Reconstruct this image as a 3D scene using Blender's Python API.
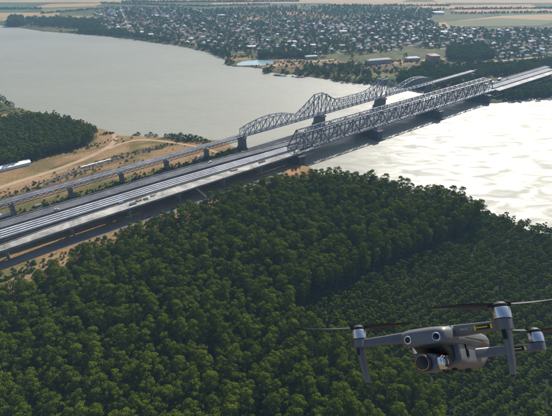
import bpy, bmesh, math, random
import numpy as np
from mathutils import Vector, Matrix, Euler

random.seed(7)
RNG = np.random.default_rng(11)
for o in list(bpy.data.objects):
    bpy.data.objects.remove(o)
SC = bpy.context.scene
COL = SC.collection
R = math.radians

# ------------------------------------------------------------------ camera
H = 219.0
F_PX, CX, CY, HORIZON = 414.0, 276.0, 208.0, -45.0        # photograph pixels (552 x 416)
PITCH = math.atan((CY - HORIZON) / F_PX)
cam_d = bpy.data.cameras.new('camera')
cam = bpy.data.objects.new('camera', cam_d)
COL.objects.link(cam)
cam.location = (0, 0, H)
cam.rotation_euler = (math.pi / 2 - PITCH, 0, 0)
cam_d.sensor_width = 36.0
cam_d.lens = 36.0 * F_PX / 552.0
cam_d.clip_start = 0.05
cam_d.clip_end = 60000
SC.camera = cam

# ------------------------------------------------------------------ sky, sun, exposure
SUN_AZ, SUN_EL = 28.0, 35.0                                # azimuth to the right of the view direction (+Y)
world = bpy.data.worlds.new('World')
SC.world = world
world.use_nodes = True
wn = world.node_tree.nodes
sky = wn.new('ShaderNodeTexSky')
sky.sky_type = 'NISHITA'
sky.sun_disc = False
sky.sun_elevation = R(SUN_EL)
sky.sun_rotation = R(SUN_AZ)
sky.altitude = 100
sky.air_density = 1.0
sky.dust_density = 2.0
wn['Background'].inputs['Strength'].default_value = 0.10
world.node_tree.links.new(sky.outputs[0], wn['Background'].inputs['Color'])
sl = bpy.data.lights.new('sun', 'SUN')
sl.energy = 5.0
sl.angle = R(0.5)
sl.color = (1.0, 0.95, 0.87)
sun = bpy.data.objects.new('sun', sl)
COL.objects.link(sun)
sdir = Vector((math.sin(R(SUN_AZ)) * math.cos(R(SUN_EL)), math.cos(R(SUN_AZ)) * math.cos(R(SUN_EL)), math.sin(R(SUN_EL))))
sun.rotation_euler = sdir.to_track_quat('Z', 'Y').to_euler()
sun.location = sdir * 500
SC.view_settings.view_transform = 'Standard'
SC.view_settings.look = 'None'
SC.view_settings.exposure = 0.62
SC.view_settings.gamma = 1.0
SC.cycles.max_bounces = 6
SC.cycles.diffuse_bounces = 3
SC.cycles.glossy_bounces = 3
SC.cycles.transmission_bounces = 3
SC.cycles.volume_bounces = 0
SC.cycles.sample_clamp_indirect = 8.0
SC.cycles.use_denoising = True

# ------------------------------------------------------------------ pixel -> place
_c, _s = math.cos(PITCH), math.sin(PITCH)
def gp(x, y, z=0.0):
    """point at height z seen at photograph pixel (x, y)"""
    a, b = x - CX, CY - y
    r = (a, F_PX * _c + b * _s, -F_PX * _s + b * _c)
    t = (H - z) / -r[2]
    return Vector((r[0] * t, r[1] * t, z))
def pj(X, Y, Z):
    zc = Y * _c - (Z - H) * _s
    up = Y * _s + (Z - H) * _c
    return CX + F_PX * X / zc, CY - F_PX * up / zc, zc

# ------------------------------------------------------------------ materials
MATS = {}
def mat(name, c1, c2=None, scale=1.0, rough=0.8, bump=0.0, metal=0.0, detail=4.0, bdist=0.1, spec=0.4, stain=0.0):
    if name in MATS:
        return MATS[name]
    m = bpy.data.materials.new(name)
    m.use_nodes = True
    nt = m.node_tree
    b = nt.nodes['Principled BSDF']
    b.inputs['Roughness'].default_value = rough
    b.inputs['Metallic'].default_value = metal
    b.inputs['Specular IOR Level'].default_value = spec
    c2 = c2 or tuple(x * 0.75 for x in c1)
    tc = nt.nodes.new('ShaderNodeTexCoord')
    nz = nt.nodes.new('ShaderNodeTexNoise')
    nz.inputs['Scale'].default_value = scale
    nz.inputs['Detail'].default_value = detail
    rp = nt.nodes.new('ShaderNodeValToRGB')
    rp.color_ramp.elements[0].position = 0.35
    rp.color_ramp.elements[1].position = 0.65
    rp.color_ramp.elements[0].color = (*c2, 1)
    rp.color_ramp.elements[1].color = (*c1, 1)
    nt.links.new(tc.outputs['Object'], nz.inputs['Vector'])
    nt.links.new(nz.outputs['Fac'], rp.inputs['Fac'])
    nt.links.new(rp.outputs['Color'], b.inputs['Base Color'])
    if stain:
        s1 = nt.nodes.new('ShaderNodeTexNoise'); s1.inputs['Scale'].default_value = 0.05; s1.inputs['Detail'].default_value = 7
        s1.inputs['Roughness'].default_value = 0.68; s1.inputs['Distortion'].default_value = 0.6
        sr = nt.nodes.new('ShaderNodeMapRange'); sr.inputs[1].default_value = 0.38; sr.inputs[2].default_value = 0.6
        sr.inputs[3].default_value = 1 - stain; sr.inputs[4].default_value = 1.05
        sm = nt.nodes.new('ShaderNodeMix'); sm.data_type = 'RGBA'; sm.blend_type = 'MULTIPLY'; sm.inputs[0].default_value = 1.0
        nt.links.new(tc.outputs['Object'], s1.inputs['Vector']); nt.links.new(s1.outputs['Fac'], sr.inputs[0])
        nt.links.new(rp.outputs['Color'], sm.inputs[6]); nt.links.new(sr.outputs[0], sm.inputs[7])
        nt.links.new(sm.outputs[2], b.inputs['Base Color'])
    if bump:
        bp = nt.nodes.new('ShaderNodeBump')
        bp.inputs['Strength'].default_value = bump
        bp.inputs['Distance'].default_value = bdist
        nt.links.new(nz.outputs['Fac'], bp.inputs['Height'])
        nt.links.new(bp.outputs['Normal'], b.inputs['Normal'])
    MATS[name] = m
    return m

def leaf_mat(name, c1, c2, trans=0.3):
    m = bpy.data.materials.new(name)
    m.use_nodes = True
    nt = m.node_tree
    nt.nodes.remove(nt.nodes['Principled BSDF'])
    out = nt.nodes['Material Output']
    oi = nt.nodes.new('ShaderNodeObjectInfo')
    geo = nt.nodes.new('ShaderNodeNewGeometry')
    add = nt.nodes.new('ShaderNodeMath'); add.operation = 'MULTIPLY_ADD'
    add.inputs[1].default_value = 0.55
    mul = nt.nodes.new('ShaderNodeMath'); mul.operation = 'MULTIPLY'; mul.inputs[1].default_value = 0.45
    nt.links.new(geo.outputs['Random Per Island'], mul.inputs[0])
    nt.links.new(oi.outputs['Random'], add.inputs[0])
    nt.links.new(mul.outputs[0], add.inputs[2])
    rp = nt.nodes.new('ShaderNodeValToRGB')
    rp.color_ramp.elements[0].color = (*c1, 1)
    rp.color_ramp.elements[1].color = (*c2, 1)
    nt.links.new(add.outputs[0], rp.inputs['Fac'])
    d = nt.nodes.new('ShaderNodeBsdfDiffuse')
    t = nt.nodes.new('ShaderNodeBsdfTranslucent')
    mx = nt.nodes.new('ShaderNodeMixShader'); mx.inputs[0].default_value = trans
    nt.links.new(rp.outputs['Color'], d.inputs['Color'])
    nt.links.new(rp.outputs['Color'], t.inputs['Color'])
    nt.links.new(d.outputs[0], mx.inputs[1])
    nt.links.new(t.outputs[0], mx.inputs[2])
    nt.links.new(mx.outputs[0], out.inputs['Surface'])
    MATS[name] = m
    return m

M_LEAF = leaf_mat('poplar_leaves', (0.036, 0.060, 0.003), (0.104, 0.128, 0.008))
M_LEAF_Y = leaf_mat('young_leaves', (0.044, 0.070, 0.004), (0.104, 0.128, 0.010))
M_LEAF_F = leaf_mat('far_leaves', (0.028, 0.064, 0.012), (0.072, 0.112, 0.018), 0.25)
M_BARK = mat('bark', (0.16, 0.13, 0.10), (0.09, 0.075, 0.06), 1.5, 0.9, 0.5)
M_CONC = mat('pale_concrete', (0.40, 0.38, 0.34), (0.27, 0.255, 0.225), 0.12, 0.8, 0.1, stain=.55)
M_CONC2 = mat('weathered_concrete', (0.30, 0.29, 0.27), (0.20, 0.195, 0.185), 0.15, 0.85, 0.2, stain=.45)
M_WALK = mat('walkway_concrete', (0.52, 0.53, 0.56), (0.40, 0.41, 0.44), 0.3, 0.75, stain=.35)
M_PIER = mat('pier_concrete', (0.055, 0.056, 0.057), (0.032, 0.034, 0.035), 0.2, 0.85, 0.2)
M_ASPH = mat('asphalt', (0.10, 0.10, 0.108), (0.07, 0.07, 0.077), 0.1, 0.85, stain=.35)
M_BALL = mat('ballast', (0.085, 0.082, 0.085), (0.05, 0.05, 0.052), 0.9, 0.9, 0.3)
M_STEEL = mat('blue_grey_steel', (0.115, 0.135, 0.175), (0.07, 0.083, 0.112), 0.25, 0.55, 0, 0.0)
M_STEEL_O = mat('old_grey_steel', (0.19, 0.225, 0.265), (0.12, 0.145, 0.18), 0.2, 0.6)
M_STEEL_D = mat('dark_steel', (0.07, 0.075, 0.085), (0.045, 0.05, 0.055), 0.3, 0.6)
M_RAIL = mat('rail_steel', (0.45, 0.44, 0.43), (0.35, 0.33, 0.31), 0.5, 0.3, 0, 0.9)
M_OLDDECK = mat('old_deck', (0.19, 0.205, 0.23), (0.13, 0.14, 0.16), 0.2, 0.8, stain=.5)
M_WORN = mat('worn_marking', (0.34, 0.34, 0.34), (0.2, 0.2, 0.2), 0.4, 0.8)
M_STONE = mat('pier_stone', (0.15, 0.14, 0.135), (0.09, 0.085, 0.082), 0.3, 0.9, 0.3)
M_WHITE = mat('white_paint', (0.80, 0.80, 0.80), (0.70, 0.70, 0.71), 0.3, 0.5)
M_RUBBER = mat('tyre_rubber', (0.02, 0.02, 0.02), (0.012, 0.012, 0.012), 4, 0.8)
M_GLASSD = mat('dark_glass', (0.03, 0.04, 0.05), (0.02, 0.03, 0.04), 1, 0.1)
M_RED = mat('red_paint', (0.38, 0.035, 0.02), (0.28, 0.025, 0.015), 0.7, 0.5)
M_ORANGE = mat('orange_paint', (0.55, 0.20, 0.02), None, 0.7, 0.5)
M_BLUE = mat('blue_sheet', (0.10, 0.14, 0.24), None, 0.7, 0.6)
M_TIMBER = mat('timber', (0.30, 0.20, 0.11), (0.17, 0.11, 0.06), 0.8, 0.85)
M_RUBBLE = mat('rubble', (0.17, 0.13, 0.10), (0.075, 0.06, 0.05), 0.5, 0.95, 0.6, bdist=0.4)
M_DIRT = mat('dirt_track', (0.33, 0.235, 0.14), (0.26, 0.18, 0.105), 0.08, 0.95, 0.2)
M_SHADE_STRIP = mat('viaduct_shade_strip', (0.15, 0.14, 0.135), (0.10, 0.095, 0.095), 0.08, 0.95, 0.2)  # dark tone for the viaduct's shadow, put into the colour

# ------------------------------------------------------------------ object helpers
def link(o, parent=None):
    COL.objects.link(o)
    if parent is not None:
        o.parent = parent
    return o
def tag(o, label=None, cat=None, group=None, kind=None):
    if label: o['label'] = label
    if cat: o['category'] = cat
    if group: o['group'] = group
    if kind: o['kind'] = kind
    return o
def empty(name, loc=(0, 0, 0), rz=0.0):
    e = bpy.data.objects.new(name, None)
    e.empty_display_size = 1
    link(e)
    e.location = loc
    e.rotation_euler = (0, 0, rz)
    return e
def mesh_obj(name, verts, faces, m, parent=None, smooth=False):
    me = bpy.data.meshes.new(name)
    me.from_pydata([tuple(v) for v in verts], [], faces)
    me.update()
    if smooth:
        me.polygons.foreach_set('use_smooth', [True] * len(me.polygons))
    ms = m if isinstance(m, (list, tuple)) else [m]
    for q in ms:
        me.materials.append(q)
    o = bpy.data.objects.new(name, me)
    return link(o, parent)

CUBES = {}
def cube_mesh(m):
    if m.name not in CUBES:
        v = [(x, y, z) for x in (-.5, .5) for y in (-.5, .5) for z in (-.5, .5)]
        f = [(0, 1, 3, 2), (4, 6, 7, 5), (0, 4, 5, 1), (2, 3, 7, 6), (0, 2, 6, 4), (1, 5, 7, 3)]
        me = bpy.data.meshes.new('bar_' + m.name)
        me.from_pydata(v, [], f)
        me.materials.append(m)
        CUBES[m.name] = me
    return CUBES[m.name]
def box(name, x0, x1, y0, y1, z0, z1, m, parent=None):
    o = bpy.data.objects.new(name, cube_mesh(m))
    link(o, parent)
    o.location = ((x0 + x1) / 2, (y0 + y1) / 2, (z0 + z1) / 2)
    o.scale = (abs(x1 - x0), abs(y1 - y0), abs(z1 - z0))
    return o
def bar(name, p, q, w, h, m, parent=None):
    p, q = Vector(p), Vector(q)
    d = q - p
    L = d.length
    x = d.normalized()
    up = Vector((0, 0, 1)) if abs(x.z) < 0.95 else Vector((1, 0, 0))
    y = up.cross(x).normalized()
    z = x.cross(y)
    mt = Matrix((x, y, z)).transposed().to_4x4() @ Matrix.Diagonal((L, w, h, 1))
    mt.translation = (p + q) / 2
    o = bpy.data.objects.new(name, cube_mesh(m))
    link(o, parent)
    o.matrix_basis = mt
    return o
def sweep(name, us, lo, hi, zb, zt, m, parent=None):
    """slab along u whose edges are lo(u) and hi(u)"""
    V, Fc = [], []
    for u in us:
        a, b = lo(u), hi(u)
        t = zt(u) if callable(zt) else zt
        bt = zb(u) if callable(zb) else zb
        V += [(u, a, bt), (u, b, bt), (u, b, t), (u, a, t)]
    n = len(us)
    for i in range(n - 1):
        k = 4 * i
        for j in range(4):
            Fc.append((k + j, k + (j + 1) % 4, k + 4 + (j + 1) % 4, k + 4 + j))
    Fc.append((3, 2, 1, 0))
    k = 4 * (n - 1)
    Fc.append((k, k + 1, k + 2, k + 3))
    return mesh_obj(name, V, Fc, m, parent)
def copy_tree(o, parent=None):
    c = o.copy()
    COL.objects.link(c)
    c.parent = parent
    for ch in o.children:
        copy_tree(ch, c)
    return c

# ------------------------------------------------------------------ noise for python-made shapes
def vnoise(x, y, seed=0):
    """smooth value noise on numpy arrays"""
    xi, yi = np.floor(x).astype(np.int64), np.floor(y).astype(np.int64)
    fx, fy = x - xi, y - yi
    fx, fy = fx * fx * (3 - 2 * fx), fy * fy * (3 - 2 * fy)
    def h(a, b):
        n = (a * 374761393 + b * 668265263 + seed * 1442695041) & 0xFFFFFFFF
        n = ((n ^ (n >> 13)) * 1274126177) & 0xFFFFFFFF
        return ((n ^ (n >> 16)) & 0xFFFF) / 65535.0
    return (h(xi, yi) * (1 - fx) + h(xi + 1, yi) * fx) * (1 - fy) + (h(xi, yi + 1) * (1 - fx) + h(xi + 1, yi + 1) * fx) * fy
def fbm(x, y, seed=0, o=3):
    r, a, t = 0, 1.0, 0
    for i in range(o):
        r = r + a * vnoise(x * 2 ** i, y * 2 ** i, seed + i)
        t += a
        a *= 0.5
    return r / t
def in_poly(X, Y, P):
    ins = np.zeros(X.shape, bool)
    n = len(P)
    for i in range(n):
        x1, y1 = P[i]; x2, y2 = P[(i + 1) % n]
        c = ((y1 > Y) != (y2 > Y)) & (X < (x2 - x1) * (Y - y1) / ((y2 - y1) if y2 != y1 else 1e-9) + x1)
        ins ^= c
    return ins
def poly_dist(X, Y, P):
    d = np.full(X.shape, 1e9)
    n = len(P)
    for i in range(n):
        x1, y1 = P[i]; x2, y2 = P[(i + 1) % n]
        dx, dy = x2 - x1, y2 - y1
        t = np.clip(((X - x1) * dx + (Y - y1) * dy) / (dx * dx + dy * dy + 1e-9), 0, 1)
        d = np.minimum(d, np.hypot(X - x1 - t * dx, Y - y1 - t * dy))
    return d
def sdist(X, Y, P):
    return np.where(in_poly(X, Y, P), 1, -1) * poly_dist(X, Y, P)      # > 0 inside

# ------------------------------------------------------------------ the bridges' axis
AX0 = Vector((25.23, 458.91, 0))
AXD = Vector((0.80084, 0.59888, 0))
AXN = Vector((-0.59888, 0.80084, 0))
AXRZ = math.atan2(AXD.y, AXD.x)
def uv(u, v, z=0.0):
    p = AX0 + AXD * u + AXN * v
    return Vector((p.x, p.y, z))

# ------------------------------------------------------------------ river outline (photograph pixels at water level)
far_shore = [(-420, 12), (-150, 18), (0, 25), (22, 28), (45, 31.5), (80, 34), (108, 36), (130, 39), (160, 43.5), (180, 46), (195, 49), (208, 52), (218, 55.5),
             (225, 60), (226, 65), (233, 66.6), (250, 67), (262, 68.5), (268, 72), (282, 73.5), (300, 75.5), (318, 78), (335, 80), (352, 82.5), (372, 84), (392, 86),
             (410, 89), (430, 93), (455, 98), (478, 103), (494, 103), (508, 101), (528, 98.5), (560, 95), (640, 90), (900, 70)]
near_shore = [(1100, 330), (760, 300), (640, 262), (575, 242), (528, 229), (503, 221), (480, 211), (430, 204), (390, 198), (350, 186), (325, 176), (312, 168),
              (303, 166), (290, 165), (276, 160), (262, 155), (247, 150), (233, 145), (215, 141), (200, 139.5), (175, 138), (150, 136), (128, 136), (112, 132),
              (99, 128), (80, 123), (55, 118), (28, 111), (10, 104), (-20, 99), (-120, 88), (-420, 70)]
RIVER = [tuple(gp(x, y, 0).xy) for x, y in far_shore + near_shore]

# ------------------------------------------------------------------ ground
def axis(parts):
    out = [parts[0][0]]
    for a, b, st in parts:
        n = max(1, int(round((b - a) / st)))
        out += list(np.linspace(a, b, n + 1)[1:])
    return np.array(out)
gx = axis([(-13000, -4000, 900), (-4000, -1600, 120), (-1600, -700, 14), (-700, 760, 5), (760, 1700, 14), (1700, 4000, 120), (4000, 13000, 900)])
gy = axis([(-1500, 0, 150), (0, 150, 25), (150, 1000, 5), (1000, 1750, 9), (1750, 3200, 30), (3200, 6000, 200), (6000, 14000, 900)])
X, Y = np.meshgrid(gx, gy)
sd = sdist(X, Y, RIVER) + (fbm(X / 28, Y / 28, 3) - 0.5) * 14 * np.clip((2000 - Y) / 600, 0.2, 1)
land = np.clip(-sd / 9.0, -1.0, 1.0)
Z = np.where(land > 0, 3.0 * np.sqrt(np.clip(land, 0, 1)), 3.0 * land) + np.where(land > 0.9, (fbm(X / 40, Y / 40, 9) - 0.5) * 0.7, 0)
# pond on the far bank: scooped out of the ground
POND = [tuple(gp(x, y, 2).xy) for x, y in ((236, 63.5), (243, 60.8), (258, 59.5), (272, 60.5), (276, 63), (266, 65.2), (250, 65.4), (237, 65.2))]
pd = sdist(X, Y, POND)
Z = np.where(pd > 0, np.minimum(Z, 2.6 - np.clip(pd / 4, 0, 1) * 3), Z)

SAND, SAND2, DRY = (0.225, 0.14, 0.066), (0.30, 0.20, 0.11), (0.115, 0.085, 0.030)
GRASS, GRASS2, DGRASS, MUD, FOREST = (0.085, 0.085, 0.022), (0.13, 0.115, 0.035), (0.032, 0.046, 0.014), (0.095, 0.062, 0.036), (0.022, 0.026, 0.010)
col = np.zeros(X.shape + (3,))
nz1, nz2 = fbm(X / 35, Y / 35, 21), fbm(X / 9, Y / 9, 33)
def put(mask, c):
    global col
    mask = np.clip(mask, 0, 1)[..., None]
    col = col * (1 - mask) + np.array(c) * mask
put(np.ones(X.shape), GRASS)
near = (Y < 640) | (X > 400) & (Y < 500)
put(near.astype(float), SAND)
put(near * np.clip((nz1 - 0.5) * 8, 0, 1) * 0.8, DRY)
put(near * np.clip((nz2 - 0.62) * 8, 0, 1) * 0.5, SAND2)
def blob(x, y, rx, ry, c, s=1.0, z=3, sharp=3.0, ang=None):
    p = gp(x, y, z)
    a = AXRZ if ang is None else ang
    dx, dy = X - p.x, Y - p.y
    uu, vv = dx * math.cos(a) + dy * math.sin(a), -dx * math.sin(a) + dy * math.cos(a)
    r = np.sqrt((uu / rx) ** 2 + (vv / ry) ** 2) * 0.85 + (fbm(X / 11, Y / 11, int(x + y)) - 0.5) * 1.3
    put(np.clip((1 - r) * sharp, 0, 1) * s, c)
# near bank left: scrub strips, grass under the old viaduct, damp edges
for x, y, rx, ry, c, s in [
        (60, 172, 90, 9, SAND2, .7), (30, 176, 70, 6, GRASS2, .5), (45, 160, 50, 7, GRASS2, .55), (80, 152, 40, 6, DRY, .8), (62, 166, 16, 4, DGRASS, .7),
        (20, 194, 45, 6, DGRASS, .75), (70, 181, 60, 6, MUD, .8), (100, 165, 45, 6, MUD, .8), (110, 158, 30, 5, DGRASS, .5),
        (40, 207, 130, 14, GRASS, .85), (95, 190, 75, 12, GRASS, .9), (70, 200, 60, 9, GRASS2, .8), (135, 181, 45, 10, GRASS, .9), (160, 172, 30, 8, GRASS2, .7),
        (190, 166, 35, 9, DGRASS, .6), (215, 150, 30, 12, SAND, .8), (225, 152, 16, 8, MUD, .7), (205, 146, 26, 7, MUD, .6), (140, 150, 30, 6, DGRASS, .5), (160, 147, 40, 6, MUD, .5),
        (24, 108, 12, 10, GRASS2, .9), (104, 128, 10, 9, GRASS2, .7), (125, 136, 14, 5, GRASS2, .6), (160, 140, 45, 6, GRASS, .8),
        (15, 247, 60, 10, GRASS2, .8), (60, 230, 60, 8, SAND2, .6), (12, 275, 25, 10, GRASS, .5), (40, 268, 40, 8, SAND2, .5), (290, 172, 18, 7, (0.38, 0.20, 0.10), .8)]:
    blob(x, y, rx, ry, c, s)
# far bank: sandy flats behind the pond, scrub, embankments
far = Y > 640
put(far * np.clip((nz1 - 0.35) * 4, 0, 1) * 0.75, DGRASS)
put(far * np.clip((nz2 - 0.52) * 6, 0, 1) * 0.7, DRY)
for x, y, rx, ry, c, s in [
        (350, 68, 190, 60, MUD, .8), (300, 64, 120, 26, SAND, .85), (335, 66, 60, 18, MUD, .8), (300, 70, 60, 22, DRY, .8), (236, 58.5, 45, 22, SAND, 1), (345, 72, 60, 25, DRY, .8), (372, 76, 50, 20, GRASS2, .8),
        (325, 62, 40, 12, SAND2, .7), (370, 66, 90, 20, MUD, .75), (395, 63, 60, 18, SAND, .75), (440, 60, 110, 14, SAND, .7), (420, 68, 60, 22, GRASS, .6), (290, 60, 50, 14, SAND2, .8),
        (460, 75, 90, 26, DGRASS, .9), (510, 90, 80, 24, DGRASS, .8), (505, 78, 60, 12, DRY, .5), (405, 80, 60, 25, DGRASS, .8), (210, 48, 60, 14, MUD, .5), (60, 31, 120, 30, GRASS, .9), (25, 18, 260, 70, (0.30, 0.235, 0.14), .9),
        (260, 17, 60, 40, (0.34, 0.25, 0.15), .9), (290, 50, 40, 20, SAND, .5)]:
    blob(x, y, rx, ry, c, s, ang=0.0)
# damp shore
put(np.clip(1 - np.abs(sd + 2) / 6, 0, 1) * 0.7, (0.13, 0.10, 0.06))

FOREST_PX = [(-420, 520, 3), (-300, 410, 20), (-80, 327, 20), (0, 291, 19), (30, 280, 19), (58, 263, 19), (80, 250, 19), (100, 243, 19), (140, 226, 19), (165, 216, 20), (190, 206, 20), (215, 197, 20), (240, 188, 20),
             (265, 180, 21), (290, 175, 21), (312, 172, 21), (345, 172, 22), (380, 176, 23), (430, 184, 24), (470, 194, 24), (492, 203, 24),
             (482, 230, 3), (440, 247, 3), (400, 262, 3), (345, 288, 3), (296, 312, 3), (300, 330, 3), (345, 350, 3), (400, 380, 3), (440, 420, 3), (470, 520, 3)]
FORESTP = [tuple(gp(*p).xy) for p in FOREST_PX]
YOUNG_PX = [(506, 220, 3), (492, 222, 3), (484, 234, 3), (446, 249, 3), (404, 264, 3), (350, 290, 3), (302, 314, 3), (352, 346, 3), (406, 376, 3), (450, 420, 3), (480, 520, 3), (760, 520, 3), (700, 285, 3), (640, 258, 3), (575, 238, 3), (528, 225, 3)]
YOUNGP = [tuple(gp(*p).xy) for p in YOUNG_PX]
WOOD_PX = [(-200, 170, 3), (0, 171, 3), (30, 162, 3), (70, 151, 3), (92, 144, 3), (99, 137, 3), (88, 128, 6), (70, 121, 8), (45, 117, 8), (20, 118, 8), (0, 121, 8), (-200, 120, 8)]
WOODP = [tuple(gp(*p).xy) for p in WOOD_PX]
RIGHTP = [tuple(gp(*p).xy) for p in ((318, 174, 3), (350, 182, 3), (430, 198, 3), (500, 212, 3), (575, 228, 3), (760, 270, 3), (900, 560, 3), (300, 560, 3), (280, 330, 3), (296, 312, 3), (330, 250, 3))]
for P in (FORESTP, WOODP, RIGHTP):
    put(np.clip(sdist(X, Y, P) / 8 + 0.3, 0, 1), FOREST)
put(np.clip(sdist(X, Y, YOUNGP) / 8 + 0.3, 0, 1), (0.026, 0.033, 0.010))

ny, nx = X.shape
idx = np.arange(nx * ny).reshape(ny, nx)
quads = np.stack([idx[:-1, :-1], idx[:-1, 1:], idx[1:, 1:], idx[1:, :-1]], -1).reshape(-1, 4)
me = bpy.data.meshes.new('ground')
me.vertices.add(nx * ny)
me.vertices.foreach_set('co', np.stack([X, Y, Z], -1).astype(np.float32).ravel())
me.loops.add(quads.size)
me.loops.foreach_set('vertex_index', quads.ravel().astype(np.int32))
me.polygons.add(len(quads))
me.polygons.foreach_set('loop_start', (np.arange(len(quads)) * 4).astype(np.int32))
me.update(calc_edges=True)
me.polygons.foreach_set('use_smooth', [True] * len(quads))
ca = me.color_attributes.new('soil', 'FLOAT_COLOR', 'POINT')
ca.data.foreach_set('color', np.concatenate([col, np.ones(col.shape[:2] + (1,))], -1).astype(np.float32).ravel())
gm = bpy.data.materials.new('ground_soil')
gm.use_nodes = True
nt = gm.node_tree
pb = nt.nodes['Principled BSDF']
pb.inputs['Roughness'].default_value = 0.95
pb.inputs['Specular IOR Level'].default_value = 0.1
at = nt.nodes.new('ShaderNodeAttribute'); at.attribute_name = 'soil'
tc = nt.nodes.new('ShaderNodeTexCoord')
n1 = nt.nodes.new('ShaderNodeTexNoise'); n1.inputs['Scale'].default_value = 0.35; n1.inputs['Detail'].default_value = 6
n1.inputs['Roughness'].default_value = 0.7
mr = nt.nodes.new('ShaderNodeMapRange'); mr.inputs[1].default_value = 0.3; mr.inputs[2].default_value = 0.7; mr.inputs[3].default_value = 0.55; mr.inputs[4].default_value = 1.3
mx = nt.nodes.new('ShaderNodeMix'); mx.data_type = 'RGBA'; mx.blend_type = 'MULTIPLY'; mx.inputs[0].default_value = 1.0
nt.links.new(tc.outputs['Object'], n1.inputs['Vector'])
nt.links.new(n1.outputs['Fac'], mr.inputs[0])
nt.links.new(at.outputs['Color'], mx.inputs[6])
nt.links.new(mr.outputs[0], mx.inputs[7])
nt.links.new(mx.outputs[2], pb.inputs['Base Color'])
bp = nt.nodes.new('ShaderNodeBump'); bp.inputs['Strength'].default_value = 0.5; bp.inputs['Distance'].default_value = 0.5
nt.links.new(n1.outputs['Fac'], bp.inputs['Height'])
nt.links.new(bp.outputs['Normal'], pb.inputs['Normal'])
me.materials.append(gm)
ground = link(bpy.data.objects.new('ground', me))
tag(ground, 'sandy riverbank, scrubland and plain on both sides of the river', kind='structure')
def gz(x, y):
    """ground height at a place"""
    i = int(np.clip(np.searchsorted(gx, x) - 1, 0, nx - 2)); j = int(np.clip(np.searchsorted(gy, y) - 1, 0, ny - 2))
    return float(Z[j:j + 2, i:i + 2].mean())

# ------------------------------------------------------------------ river water
wm = bpy.data.materials.new('muddy_water')
wm.use_nodes = True
nt = wm.node_tree
pb = nt.nodes['Principled BSDF']
tc = nt.nodes.new('ShaderNodeTexCoord')
mp = nt.nodes.new('ShaderNodeMapping'); mp.inputs['Rotation'].default_value = (0, 0, R(18)); mp.inputs['Scale'].default_value = (0.5, 1.2, 1)
nw = nt.nodes.new('ShaderNodeTexNoise'); nw.inputs['Scale'].default_value = 0.32; nw.inputs['Detail'].default_value = 7; nw.inputs['Roughness'].default_value = 0.62
ns = nt.nodes.new('ShaderNodeTexNoise'); ns.inputs['Scale'].default_value = 0.055; ns.inputs['Detail'].default_value = 8; ns.inputs['Distortion'].default_value = 1.2
nb = nt.nodes.new('ShaderNodeTexNoise'); nb.inputs['Scale'].default_value = 0.004; nb.inputs['Detail'].default_value = 3
for n in (nw, ns, nb):
    nt.links.new(mp.outputs[0], n.inputs['Vector'])
nt.links.new(tc.outputs['Object'], mp.inputs['Vector'])
rp = nt.nodes.new('ShaderNodeValToRGB')
rp.color_ramp.elements[0].color = (0.182, 0.180, 0.138, 1); rp.color_ramp.elements[0].position = 0.3
rp.color_ramp.elements[1].color = (0.220, 0.216, 0.170, 1); rp.color_ramp.elements[1].position = 0.7
nt.links.new(nb.outputs['Fac'], rp.inputs['Fac'])
nt.links.new(rp.outputs['Color'], pb.inputs['Base Color'])
mr = nt.nodes.new('ShaderNodeMapRange'); mr.inputs[1].default_value = 0.35; mr.inputs[2].default_value = 0.65; mr.inputs[3].default_value = 0.45; mr.inputs[4].default_value = 0.68
nt.links.new(ns.outputs['Fac'], mr.inputs[0])
nt.links.new(mr.outputs[0], pb.inputs['Roughness'])
pb.inputs['IOR'].default_value = 1.43
bp0 = nt.nodes.new('ShaderNodeBump'); bp0.inputs['Strength'].default_value = 1.0; bp0.inputs['Distance'].default_value = 0.42
nt.links.new(ns.outputs['Fac'], bp0.inputs['Height'])
bp = nt.nodes.new('ShaderNodeBump'); bp.inputs['Strength'].default_value = 0.6; bp.inputs['Distance'].default_value = 0.42
nt.links.new(nw.outputs['Fac'], bp.inputs['Height'])
nt.links.new(bp0.outputs['Normal'], bp.inputs['Normal'])
nt.links.new(bp.outputs['Normal'], pb.inputs['Normal'])
W = 12900
water = mesh_obj('river', [(-W, -1400, 0), (W, -1400, 0), (W, 13900, 0), (-W, 13900, 0)], [(0, 1, 2, 3)], wm)
tag(water, 'wide muddy river with sun glitter right of the bridges', kind='structure')
pm = mat('pond_water', (0.20, 0.30, 0.33), (0.17, 0.26, 0.29), 0.02, 0.2)
pc = np.array(POND).mean(0)
pond = mesh_obj('pond', [(pc[0] + (x - pc[0]) * 1.02, pc[1] + (y - pc[1]) * 1.02, 1.6) for x, y in POND], [tuple(range(len(POND)))], pm)
tag(pond, 'pale blue settling pond behind a dike on the far bank', kind='structure')

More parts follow.
